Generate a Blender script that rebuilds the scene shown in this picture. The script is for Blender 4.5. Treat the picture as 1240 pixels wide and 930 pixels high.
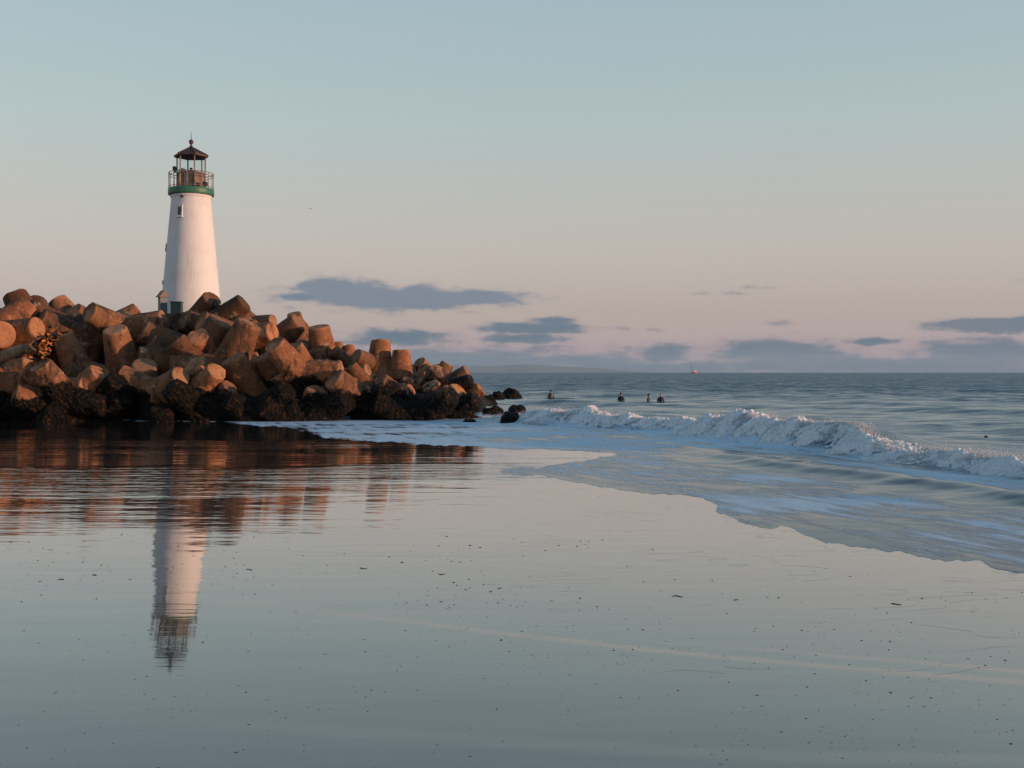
import bpy, bmesh, math, random
import numpy as np
from mathutils import Vector, Matrix, noise as mnoise

R = math.radians
random.seed(7)
rng = np.random.default_rng(7)
sc = bpy.context.scene
col = sc.collection
for o in list(bpy.data.objects):
    bpy.data.objects.remove(o)

# ------------------------------------------------------------------ camera
F, CX, HZ, EYE = 1350.0, 620.0, 451.0, 2.1     # focal length and horizon, in pixels of the 1240 px photograph
cd = bpy.data.cameras.new('camera')
cam = bpy.data.objects.new('camera', cd)
col.objects.link(cam)
cam.location = (0, 0, EYE)
cam.rotation_euler = (R(90), 0, 0)
cd.sensor_width = 36
cd.lens = F / 1240 * 36
cd.shift_y = -(465 - HZ) / 1240
cd.clip_start = 0.1
cd.clip_end = 120000
sc.camera = cam

# ------------------------------------------------------------------ sun, sky, exposure
SUN_AZ, SUN_EL = 107.0, 5.0                     # clockwise from +Y, the way the camera looks
sd = bpy.data.lights.new('sun', 'SUN')
sd.energy = 3.1
sd.angle = R(0.6)
sd.color = (1.0, 0.595, 0.38)
sun = bpy.data.objects.new('sun', sd)
col.objects.link(sun)
to_sun = Vector((math.sin(R(SUN_AZ)) * math.cos(R(SUN_EL)), math.cos(R(SUN_AZ)) * math.cos(R(SUN_EL)), math.sin(R(SUN_EL))))
sun.rotation_euler = to_sun.to_track_quat('Z', 'Y').to_euler()
sc.view_settings.view_transform = 'Standard'
sc.view_settings.look = 'None'
sc.view_settings.exposure = 0.7
sc.view_settings.gamma = 1
sc.view_settings.use_curve_mapping = False
SKY = 0.15
EXPO = SKY * 2 ** 0.7


class NT:
    """small helper that writes node trees"""
    def __init__(s, tree):
        s.t = tree
    def n(s, typ, **kw):
        nd = s.t.nodes.new(typ)
        for k, v in kw.items():
            setattr(nd, k, v)
        return nd
    def put(s, sock, v):
        if hasattr(v, 'is_output'):
            s.t.links.new(v, sock)
        else:
            sock.default_value = v
    def m(s, op, a, b=None, c=None, clamp=False):
        nd = s.n('ShaderNodeMath', operation=op, use_clamp=clamp)
        s.put(nd.inputs[0], a)
        if b is not None:
            s.put(nd.inputs[1], b)
        if c is not None:
            s.put(nd.inputs[2], c)
        return nd.outputs[0]
    def vm(s, op, a, b):
        nd = s.n('ShaderNodeVectorMath', operation=op)
        s.put(nd.inputs[0], a)
        s.put(nd.inputs[1], b)
        return nd.outputs[0]
    def xyz(s, x, y, z):
        nd = s.n('ShaderNodeCombineXYZ')
        for i, v in enumerate((x, y, z)):
            s.put(nd.inputs[i], v)
        return nd.outputs[0]
    def sep(s, v):
        nd = s.n('ShaderNodeSeparateXYZ')
        s.put(nd.inputs[0], v)
        return nd.outputs
    def noise(s, vec, scale, detail=3, rough=0.55, dist=0.0, dims='3D'):
        nd = s.n('ShaderNodeTexNoise', noise_dimensions=dims)
        s.put(nd.inputs['Vector'], vec)
        nd.inputs['Scale'].default_value = scale
        nd.inputs['Detail'].default_value = detail
        nd.inputs['Roughness'].default_value = rough
        nd.inputs['Distortion'].default_value = dist
        return nd.outputs['Fac']
    def vor(s, vec, scale, feature='F1'):
        nd = s.n('ShaderNodeTexVoronoi', feature=feature)
        s.put(nd.inputs['Vector'], vec)
        nd.inputs['Scale'].default_value = scale
        return nd.outputs['Distance']
    def mr(s, v, a, b, c=0.0, d=1.0, kind='SMOOTHSTEP'):
        nd = s.n('ShaderNodeMapRange', interpolation_type=kind)
        s.put(nd.inputs[0], v)
        for i, q in enumerate((a, b, c, d)):
            s.put(nd.inputs[i + 1], q)
        return nd.outputs[0]
    def mix(s, f, a, b, blend='MIX'):
        nd = s.n('ShaderNodeMix', data_type='RGBA', blend_type=blend)
        s.put(nd.inputs[0], f)
        s.put(nd.inputs[6], a if hasattr(a, 'is_output') else (*a, 1))
        s.put(nd.inputs[7], b if hasattr(b, 'is_output') else (*b, 1))
        return nd.outputs[2]
    def ramp(s, v, stops):
        nd = s.n('ShaderNodeValToRGB')
        s.put(nd.inputs[0], v)
        e = nd.color_ramp.elements
        while len(e) < len(stops):
            e.new(0.5)
        for q, (p, c) in zip(e, stops):
            q.position = p
            q.color = (*c, 1)
        return nd.outputs[0]
    def bump(s, h, strength, dist, normal=None):
        nd = s.n('ShaderNodeBump')
        s.put(nd.inputs['Height'], h)
        s.put(nd.inputs['Strength'], strength)
        s.put(nd.inputs['Distance'], dist)
        if normal is not None:
            s.put(nd.inputs['Normal'], normal)
        return nd.outputs[0]


w = bpy.data.worlds.new('World')
sc.world = w
w.use_nodes = True
T = NT(w.node_tree)
bg = w.node_tree.nodes['Background']
sk = T.n('ShaderNodeTexSky', sky_type='NISHITA', sun_disc=False)
sk.sun_elevation = R(SUN_EL)
sk.sun_rotation = R(SUN_AZ)
sk.air_density, sk.dust_density, sk.ozone_density = 1.0, 0.0, 1.0
dirv = T.n('ShaderNodeTexCoord').outputs['Generated']
dx, dy, dz = T.sep(dirv)
az = T.m('ARCTAN2', dx, dy)
el = T.m('ARCSINE', dz)
# dusk colours of the air by height above the horizon, the same all the way round, over the physical sky
hgt = T.m('SQRT', T.m('DIVIDE', T.m('MAXIMUM', el, 0.0), R(90)))
DUSK = [(0, (.45, .33, .335)), (1, (.50, .358, .345)), (3.1, (.51, .42, .36)), (6.1, (.560, .505, .450)), (9, (.520, .528, .492)),
        (12.3, (.458, .545, .545)), (18.5, (.380, .500, .550)), (28, (.240, .370, .470)), (45, (.120, .240, .375)), (90, (.078, .180, .320))]
PHYS = [(0, (5.4, 3.2, .70)), (1, (5.38, 3.43, .82)), (3.1, (4.36, 3.83, 1.58)), (6.1, (3.00, 3.42, 2.30)), (9, (2.24, 2.87, 2.45)),
        (12.3, (1.72, 2.36, 2.35)), (18.5, (1.18, 1.73, 2.00)), (28, (.79, 1.21, 1.55)), (45, (.51, .80, 1.10)), (90, (.336, .535, .77))]
dusk = T.ramp(hgt, [(math.sqrt(e / 90), c) for e, c in DUSK])
tint = T.ramp(hgt, [(math.sqrt(e / 90), tuple(x / y for x, y in zip(c, q))) for (e, c), (_, q) in zip(DUSK, PHYS)])
skyc = T.mix(.78, T.mix(1.0, sk.outputs[0], tint, 'MULTIPLY'), dusk)
skyc = T.mix(1.0, skyc, (1 / EXPO, 1 / EXPO, 1 / EXPO), 'MULTIPLY')


def P2A(x, y):
    return math.atan((x - CX) / F), math.atan((HZ - y) / F)


warp = T.noise(T.xyz(T.m('MULTIPLY', az, 38.0), T.m('MULTIPLY', el, 110.0), 3.1), 1.0, 5, 0.6)
warp2 = T.noise(T.xyz(T.m('MULTIPLY', az, 16.0), T.m('MULTIPLY', el, 50.0), 9.7), 1.0, 3, 0.5)
wob = T.m('ADD', T.m('MULTIPLY', T.m('SUBTRACT', warp, 0.5), 1.5), T.m('MULTIPLY', T.m('SUBTRACT', warp2, 0.5), 1.0))
wv_ = T.n('ShaderNodeTexNoise')
T.put(wv_.inputs['Vector'], T.xyz(T.m('MULTIPLY', az, 70.0), T.m('MULTIPLY', el, 150.0), 5.5))
wv_.inputs['Detail'].default_value = 5
wv_.inputs['Roughness'].default_value = .65
wv_.inputs['Scale'].default_value = 1.0
azel = T.vm('ADD', T.xyz(az, el, 0.0), T.vm('MULTIPLY', T.vm('SUBTRACT', wv_.outputs['Color'], (.5, .5, .5)), (.030, .006, 0.0)))


def cloud_bank(rows, soft, op, ragged):
    """lens shaped clouds at (x, y) of the photograph, radii in its pixels; one soft ragged edge for the bank"""
    near = None
    for (x, y, rx, ry) in rows:
        rx, ry = rx * 1.1, ry * 1.3
        a0, e0 = P2A(x, y)
        nd = T.n('ShaderNodeVectorMath', operation='MULTIPLY_ADD')
        T.put(nd.inputs[0], azel)
        nd.inputs[1].default_value = (F / rx, F / ry, 0)
        nd.inputs[2].default_value = (-a0 * F / rx, -e0 * F / ry, 0)
        ln_ = T.n('ShaderNodeVectorMath', operation='LENGTH')
        T.put(ln_.inputs[0], nd.outputs[0])
        near = ln_.outputs['Value'] if near is None else T.m('MINIMUM', near, ln_.outputs['Value'])
    return T.m('MULTIPLY', T.mr(T.m('ADD', T.m('SUBTRACT', 1.05, near), T.m('MULTIPLY', wob, ragged)), 0.0, soft), op)


solid = cloud_bank([(478, 361, 148, 17), (415, 356, 76, 18), (556, 362, 100, 13), (1225, 398, 105, 10), 
                    (1500, 405, 170, 12), (1750, 380, 160, 14), (-260, 380, 200, 14)], .6, .86, .8)
faint = cloud_bank([(360, 361, 46, 8), (640, 398, 98, 9), (672, 389, 40, 6), (635, 410, 78, 8), (480, 410, 110, 14), (560, 444, 320, 30), (760, 447, 300, 15), (1120, 446, 320, 20), (1000, 443, 280, 15),
                    (1060, 415, 40, 6), (700, 436, 130, 12), (800, 430, 60, 16), (940, 428, 115, 19), (1190, 430, 140, 19),
                    (1460, 432, 200, 15), (1900, 425, 260, 18), (100, 415, 240, 18), (-420, 425, 260, 18)], .8, .96, .72)
wisps = cloud_bank([(846, 356, 20, 3), (945, 393, 22, 4), (790, 400, 17, 3), (756, 398, 14, 3), (1243, 350, 20, 3), (907, 350, 19, 3), (890, 357, 15, 3), (931, 351, 15, 3),
                    (380, 343, 22, 3), (570, 378, 26, 3)], 1.0, .6, .9)
mask = T.m('MAXIMUM', T.m('MAXIMUM', solid, faint), wisps)
cl = T.mix(T.mr(warp2, .3, .7), (0.070, 0.145, 0.205), (0.100, 0.155, 0.212))
cl = T.mix(T.mr(el, 0.03, 0.07), cl, (0.155, 0.208, 0.285))
cl = T.mix(1.0, cl, (1 / EXPO, 1 / EXPO, 1 / EXPO), 'MULTIPLY')
bg2 = T.n('ShaderNodeBackground')
w.node_tree.links.new(skyc, bg.inputs[0])
mauve = T.mix(1.0, skyc, (.72, .74, .84), 'MULTIPLY')          # thin rims let the sky through
cl = T.mix(T.mr(mask, .25, .85), mauve, cl)
w.node_tree.links.new(T.mix(mask, skyc, cl), bg2.inputs[0])
bg.inputs[1].default_value = bg2.inputs[1].default_value = SKY
w.cycles.sampling_method = 'MANUAL'
w.cycles.sample_map_resolution = 256
mixs = T.n('ShaderNodeMixShader')                      # no clouds higher up
T.put(mixs.inputs[0], T.m('GREATER_THAN', el, 0.12))
w.node_tree.links.new(bg2.outputs[0], mixs.inputs[1])
w.node_tree.links.new(bg.outputs[0], mixs.inputs[2])
w.node_tree.links.new(mixs.outputs[0], w.node_tree.nodes['World Output'].inputs[0])


# ------------------------------------------------------------------ helpers
def at(x, y, Y):
    """pixel of the photograph + distance -> point of the place"""
    return Vector(((x - CX) * Y / F, Y, EYE - (y - HZ) * Y / F))


def gnd(x, y):
    Y = F * EYE / (y - HZ)
    return ((x - CX) * Y / F, Y)


def smooth(x, a, b):
    t = np.clip((x - a) / (b - a), 0, 1)
    return t * t * (3 - 2 * t)


def hash2(ix, iy, s):
    h = (ix.astype(np.int64) * 374761393 + iy.astype(np.int64) * 668265263 + s * 974634541) & 0xffffffff
    h = ((h ^ (h >> 13)) * 1274126177) & 0xffffffff
    return ((h ^ (h >> 16)) & 0xffff) / 65535.0


def vnoise(x, y, s=0):
    ix, iy = np.floor(x), np.floor(y)
    fx, fy = x - ix, y - iy
    fx, fy = fx ** 3 * (fx * (fx * 6 - 15) + 10), fy ** 3 * (fy * (fy * 6 - 15) + 10)
    a, b = hash2(ix, iy, s), hash2(ix + 1, iy, s)
    c, d = hash2(ix, iy + 1, s), hash2(ix + 1, iy + 1, s)
    return (a + (b - a) * fx) * (1 - fy) + (c + (d - c) * fx) * fy


def fbm(x, y, s=0, octv=4, gain=.5):
    t, amp, tot = 0, 1.0, 0
    for i in range(octv):
        t = t + amp * vnoise(x * 2 ** i + 17.3 * i, y * 2 ** i - 9.1 * i, s + i)
        tot += amp
        amp *= gain
    return t / tot


def link(name, me, mats, parent=None):
    o = bpy.data.objects.new(name, me)
    for m_ in (mats if isinstance(mats, (list, tuple)) else [mats]):
        if m_ and m_.name not in [x.name for x in me.materials if x]:
            me.materials.append(m_)
    col.objects.link(o)
    if parent:
        o.parent = parent
    return o


def grid_mesh(name, X, Y, Z, attrs=None, keep=None):
    nr, nc = X.shape
    me = bpy.data.meshes.new(name)
    idx = np.arange(nr * nc).reshape(nr, nc)
    q = np.stack([idx[:-1, :-1], idx[:-1, 1:], idx[1:, 1:], idx[1:, :-1]], -1).reshape(-1, 4)
    if keep is not None:
        q = q[keep.reshape(-1)[q].any(1)]
    me.vertices.add(nr * nc)
    me.vertices.foreach_set('co', np.stack([X, Y, Z], -1).reshape(-1).astype(np.float32))
    me.loops.add(q.size)
    me.loops.foreach_set('vertex_index', q.reshape(-1).astype(np.int32))
    me.polygons.add(len(q))
    me.polygons.foreach_set('loop_start', np.arange(0, q.size, 4, dtype=np.int32))
    me.polygons.foreach_set('use_smooth', np.ones(len(q), bool))
    me.update(calc_edges=True)
    for k, v in (attrs or {}).items():
        a = me.attributes.new(k, 'FLOAT', 'POINT')
        a.data.foreach_set('value', v.reshape(-1).astype(np.float32))
    return me


def bm_mesh(name, bm, smooth_shade=False):
    me = bpy.data.meshes.new(name)
    bm.normal_update()
    bm.to_mesh(me)
    bm.free()
    if smooth_shade:
        me.polygons.foreach_set('use_smooth', np.ones(len(me.polygons), bool))
    return me


def empty(name, loc, rz=0):
    o = bpy.data.objects.new(name, None)
    o.location = loc
    o.rotation_euler = (0, 0, rz)
    col.objects.link(o)
    return o


def tag(o, label=None, cat=None, group=None, kind=None):
    for k, v in (('label', label), ('category', cat), ('group', group), ('kind', kind)):
        if v:
            o[k] = v
    return o


def add_box(bm, c, s, rot=None):
    r = bmesh.ops.create_cube(bm, size=1)
    M = Matrix.Translation(c) @ (rot or Matrix.Identity(4)) @ Matrix.Diagonal((*s, 1))
    bmesh.ops.transform(bm, matrix=M, verts=r['verts'])
    return r['verts']


def add_tube(bm, a, b, r0, r1=None, seg=10):
    a, b = Vector(a), Vector(b)
    d = b - a
    q = bmesh.ops.create_cone(bm, cap_ends=True, segments=seg, radius1=r0, radius2=r0 if r1 is None else r1, depth=d.length)
    M = Matrix.Translation((a + b) / 2) @ d.to_track_quat('Z', 'Y').to_matrix().to_4x4()
    bmesh.ops.transform(bm, matrix=M, verts=q['verts'])


def add_lathe(bm, prof, seg=48, rot=0.0):
    rings = []
    for (r, z) in prof:
        if r < 1e-5:
            rings.append([bm.verts.new((0, 0, z))])
        else:
            rings.append([bm.verts.new((r * math.sin(rot + 2 * math.pi * i / seg), -r * math.cos(rot + 2 * math.pi * i / seg), z)) for i in range(seg)])
    for A, B in zip(rings[:-1], rings[1:]):
        for i in range(seg):
            j = (i + 1) % seg
            if len(A) == 1 and len(B) == 1:
                continue
            if len(A) == 1:
                bm.faces.new((A[0], B[j], B[i]))
            elif len(B) == 1:
                bm.faces.new((A[i], A[j], B[0]))
            else:
                bm.faces.new((A[i], A[j], B[j], B[i]))


# ------------------------------------------------------------------ materials
TET = [Vector((0, 0, 1))] + [Vector((math.sin(R(109.47)) * math.cos(R(a)), math.sin(R(109.47)) * math.sin(R(a)), math.cos(R(109.47)))) for a in (0, 120, 240)]      # the four leg directions of a tetrapod


def material(name):
    m_ = bpy.data.materials.new(name)
    m_.use_nodes = True
    return m_, NT(m_.node_tree), m_.node_tree.nodes['Principled BSDF']


def plain(name, c, rough=0.6, metal=0.0, var=0.12, scale=6.0, bump=0.0):
    m_, t, p = material(name)
    tc = t.n('ShaderNodeTexCoord').outputs['Object']
    f = t.noise(tc, scale, 5, 0.6)
    t.put(p.inputs['Base Color'], t.mix(t.mr(f, .3, .7), tuple(x * (1 - var) for x in c), tuple(min(1, x * (1 + var)) for x in c)))
    p.inputs['Roughness'].default_value = rough
    p.inputs['Metallic'].default_value = metal
    if bump:
        t.put(p.inputs['Normal'], t.bump(t.noise(tc, scale * 6, 4), .6, bump))
    return m_


def concrete(name, base, dark, light, algae=True, line=1.35, caps=False):
    m_, t, p = material(name)
    tc = t.n('ShaderNodeTexCoord').outputs['Object']
    pos = t.n('ShaderNodeNewGeometry').outputs['Position']
    oi = t.n('ShaderNodeObjectInfo')
    rnd = oi.outputs['Random']
    big = t.noise(tc, 0.9, 6, 0.62)
    mid = t.noise(tc, 11, 6, 0.7)
    fine = t.noise(tc, 62, 4, 0.75)
    c = t.mix(t.mr(big, .38, .60), dark, base)
    c = t.mix(t.mr(mid, .50, .72), c, light)
    c = t.mix(t.mr(fine, .50, .62, 0, .65), c, tuple(x * .5 for x in dark))
    if caps:
        far_ = None
        for d in TET:
            nd = t.n('ShaderNodeVectorMath', operation='DOT_PRODUCT')
            t.put(nd.inputs[0], tc)
            nd.inputs[1].default_value = d
            far_ = nd.outputs['Value'] if far_ is None else t.m('MAXIMUM', far_, nd.outputs['Value'])
        worn = t.m('MULTIPLY', t.mr(far_, .595, .628), t.mr(big, .35, .55))
        c = t.mix(t.m('MULTIPLY', worn, .55), c, tuple(x * 1.05 for x in light))
        drip = t.m('MULTIPLY', t.mr(far_, .40, .60), t.mr(mid, .5, .62))
        c = t.mix(t.m('MULTIPLY', drip, .35), c, tuple(x * .5 for x in dark))
    # each block has its own tone
    c = t.mix(1.0, c, t.ramp(rnd, [(0, (.50, .54, .58)), (.2, (.98, .98, 1.0)), (.4, (1.1, .94, .84)), (.55, (.62, .59, .58)), (.75, (1.02, 1.02, 1.02)), (.9, (.72, .62, .55)), (1, (1.2, 1.1, 1.0))]), 'MULTIPLY')
    c = t.mix(1.0, c, oi.outputs['Color'], 'MULTIPLY')  # object colour, with shade painted into the shaded blocks
    # streaks of black lichen and gull lime
    st = t.noise(t.vm('MULTIPLY', pos, (1.2, 1.2, .35)), 1.6, 5, .7)
    c = t.mix(t.mr(st, .50, .64, 0, .82), c, (.026, .022, .018))
    lime = t.noise(t.vm('ADD', pos, (31., 7., 3.)), 1.1, 6, .7)
    c = t.mix(t.mr(lime, .58, .70, 0, .65), c, (.50, .34, .21))
    rough = 0.85
    h = t.m('ADD', t.m('MULTIPLY', mid, .6), t.m('MULTIPLY', fine, .5))
    pits = t.vor(tc, 9.0)
    h = t.m('ADD', h, t.m('MULTIPLY', t.mr(pits, 0.0, .35), .35))
    nrm = t.bump(h, .75, .05)
    if algae:
        z = t.sep(pos)[2]
        wv = t.noise(pos, .75, 6, .68)
        z = t.m('ADD', z, t.m('MULTIPLY', t.m('SUBTRACT', rnd, .5), 1.1))
        lim = t.m('ADD', z, t.m('MULTIPLY', t.m('SUBTRACT', wv, .5), 2.9))
        f = t.mr(lim, line, line - .22)
        ga = t.noise(pos, 5, 5, .7)
        alg = t.ramp(ga, [(.3, (.002, .0025, .002)), (.52, (.006, .0055, .004)), (.58, (.028, .013, .007)), (.70, (.11, .048, .022))])
        c = t.mix(f, c, alg)
        t.put(p.inputs['Roughness'], t.mr(f, 0, 1, .88, .6, 'LINEAR'))
        h2 = t.m('ADD', t.vor(pos, 7.0), t.m('MULTIPLY', t.noise(pos, 15, 4, .7), .9))
        nrm = t.bump(t.m('MULTIPLY', h2, f), .9, .16, nrm)
        t.put(p.inputs['Specular IOR Level'], t.mr(f, 0, 1, .25, .16, 'LINEAR'))
    else:
        p.inputs['Roughness'].default_value = rough
    t.put(p.inputs['Base Color'], c)
    t.put(p.inputs['Normal'], nrm)
    return m_


M_POD = concrete('weathered_concrete', (.325, .148, .074), (.165, .073, .038), (.45, .245, .135), line=1.62, caps=True)
M_CORE = concrete('gap_shade_rubble', (.03, .022, .016), (.012, .010, .008), (.05, .038, .028))  # near black, shade of the gaps put into the colour
M_ROCK = concrete('wet_rock', (.03, .028, .026), (.012, .012, .012), (.06, .05, .045))
m_, t, p = material('white_render')
tc = t.n('ShaderNodeTexCoord').outputs['Object']
run = t.noise(t.vm('MULTIPLY', tc, (3.2, 3.2, .22)), 1.0, 5, .65)
blot = t.noise(tc, .7, 4, .6)
cw = t.mix(t.mr(run, .52, .74, 0, .5), (.62, .61, .61), (.44, .38, .34))
cw = t.mix(t.mr(blot, .50, .68, 0, .35), cw, (.50, .47, .45))
ring = t.m('ABSOLUTE', t.m('SUBTRACT', t.m('FRACT', t.m('MULTIPLY', t.sep(tc)[2], .82)), .5))
cw = t.mix(t.mr(ring, .012, .0, 0, .18), cw, (.3, .27, .25))
t.put(p.inputs['Base Color'], cw)
p.inputs['Roughness'].default_value = .75
t.put(p.inputs['Normal'], t.bump(t.noise(tc, 12, 5, .65), .5, .012))
M_WHITE = m_
M_GREEN = plain('green_paint', (.022, .125, .072), .5, 0, .15, 3)
M_DKGREEN = plain('dark_green_paint', (.007, .028, .026), .5)
M_COPPER = plain('brown_copper', (.07, .034, .025), .55, .35, .25, 5)
M_PANEL = plain('bronze_panel', (.12, .075, .055), .5, .25, .18, 2.5)
M_RAIL = plain('rail_metal', (.26, .19, .15), .5, .2)
M_DARK = plain('dark_metal', (.03, .028, .027), .5)
M_GREY = plain('grey_paint_with_shade', (.11, .13, .15), .6)  # grey of door and boxes; on the kiosk it stands for shade
M_BRONZE_ROOF = plain('dull_copper_roof', (.13, .085, .06), .6, .2)
M_CREAM = plain('cream_shell', (.62, .53, .44), .45)
M_SUIT = plain('black_neoprene', (.014, .015, .018), .45)
M_SKIN = plain('skin', (.42, .24, .17), .55)
M_HAIR = plain('dark_hair', (.045, .025, .016), .6)
M_FAIR = plain('fair_hair', (.33, .22, .11), .6)
M_BOARD = plain('board_resin', (.10, .11, .12), .3)
M_KELP = plain('dried_kelp', (.46, .15, .03), .5, 0, .5, 5)
M_KELPD = plain('dark_kelp', (.03, .016, .008), .5, 0, .4, 5)
M_WOOD = plain('driftwood', (.20, .12, .07), .85, 0, .45, 3, .02)
M_RED = plain('red_hull', (.42, .12, .09), .5)
M_SHIPW = plain('ship_white', (.8, .75, .7), .5)
M_FEATHER = plain('gull_feather', (.30, .29, .28), .8)
M_PEBBLE = plain('wet_pebble', (.028, .026, .024), .4, 0, .4, 20)
M_HILL = plain('far_hills', (.085, .12, .14), .9, 0, .2, .0005)
mg, tg, pg = material('lantern_glass')
pg.inputs['Base Color'].default_value = (.9, .95, .95, 1)
pg.inputs['Roughness'].default_value = .02
pg.inputs['Transmission Weight'].default_value = 1
pg.inputs['IOR'].default_value = 1.02
M_GLASS = mg
M_PANE = plain('window_pane', (.03, .035, .04), .08)

# water over sand: a mirror at low angles
M_SAND, t, p = material('wet_sand')
pos = t.n('ShaderNodeNewGeometry').outputs['Position']
px_, py_, pz_ = t.sep(pos)
rip = t.n('ShaderNodeAttribute', attribute_name='ripple').outputs['Fac']
bar = t.n('ShaderNodeAttribute', attribute_name='bare').outputs['Fac']
g1 = t.noise(pos, .8, 4)
g2 = t.noise(pos, 60, 3, .7)
c = t.mix(g1, (.040, .040, .038), (.060, .057, .052))
c = t.mix(t.mr(g2, .4, .65, 0, .5), c, (.02, .02, .02))
# thin curved lines left by the last swash
ln = t.noise(t.xyz(t.m('MULTIPLY', px_, .32), t.m('MULTIPLY', py_, .62), 2.0), 1.0, 3, .5)
wl = t.m('ABSOLUTE', t.m('SUBTRACT', t.m('FRACT', t.m('MULTIPLY', ln, 15.0)), .5))
brk = t.mr(t.noise(pos, .7, 2), .47, .6)
lines = t.m('MULTIPLY', t.mr(wl, .035, .0), t.m('MULTIPLY', brk, t.m('MULTIPLY', t.mr(px_, -1.5, 2.0), t.mr(py_, 6.8, 8.2))))
c = t.mix(t.m('MULTIPLY', lines, .6), c, (.01, .012, .016))
c = t.mix(bar, c, (.17, .13, .10))
t.put(p.inputs['Base Color'], c)
t.put(p.inputs['Roughness'], t.m('ADD', t.m('ADD', t.m('MULTIPLY', lines, .12), .035), t.m('MULTIPLY', bar, .5)))
p.inputs['IOR'].default_value = 1.55
p.inputs['Coat Weight'].default_value = .86
p.inputs['Coat IOR'].default_value = 1.33
p.inputs['Coat Roughness'].default_value = .03
nA = t.noise(t.xyz(t.m('MULTIPLY', px_, .55), t.m('MULTIPLY', py_, 2.4), 0.0), 1.0, 3, .5)
nB = t.noise(t.xyz(t.m('MULTIPLY', px_, 1.6), t.m('MULTIPLY', py_, 7.5), 4.0), 1.0, 2, .5)
nC = t.noise(t.xyz(t.m('MULTIPLY', px_, .35), t.m('MULTIPLY', py_, .9), 8.0), 1.0, 2, .5)
h = t.m('ADD', t.m('MULTIPLY', nA, .017), t.m('MULTIPLY', nB, .006))
h = t.m('MULTIPLY', h, rip)
h = t.m('ADD', h, t.m('MULTIPLY', nC, .004))
h = t.m('ADD', h, t.m('MULTIPLY', nA, t.mr(py_, 8.0, 13.0, .0016, .0055)))
h = t.m('ADD', h, t.m('MULTIPLY', nB, t.mr(py_, 9.0, 16.0, .0003, .0008)))
nD = t.noise(t.xyz(t.m('MULTIPLY', px_, 4.0), t.m('MULTIPLY', py_, 15.0), 6.0), 1.0, 4, .65)
h = t.m('ADD', h, t.m('MULTIPLY', nD, .00022))
h = t.m('SUBTRACT', h, t.m('MULTIPLY', lines, .0010))
nb = t.bump(h, 1.0, 1.0)
# the near sand falls gently away towards the sea
lean = t.m('MULTIPLY', t.mr(py_, 27.0, 13.0), t.mr(px_, 3.0, -1.5, .9, 1.0))
nn_ = t.n('ShaderNodeVectorMath', operation='NORMALIZE')
t.put(nn_.inputs[0], t.vm('ADD', nb, t.xyz(t.m('MULTIPLY', lean, .036), t.m('MULTIPLY', lean, .0120), 0.0)))
t.put(p.inputs['Normal'], nn_.outputs[0])
t.put(p.inputs['Coat Normal'], nn_.outputs[0])

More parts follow.
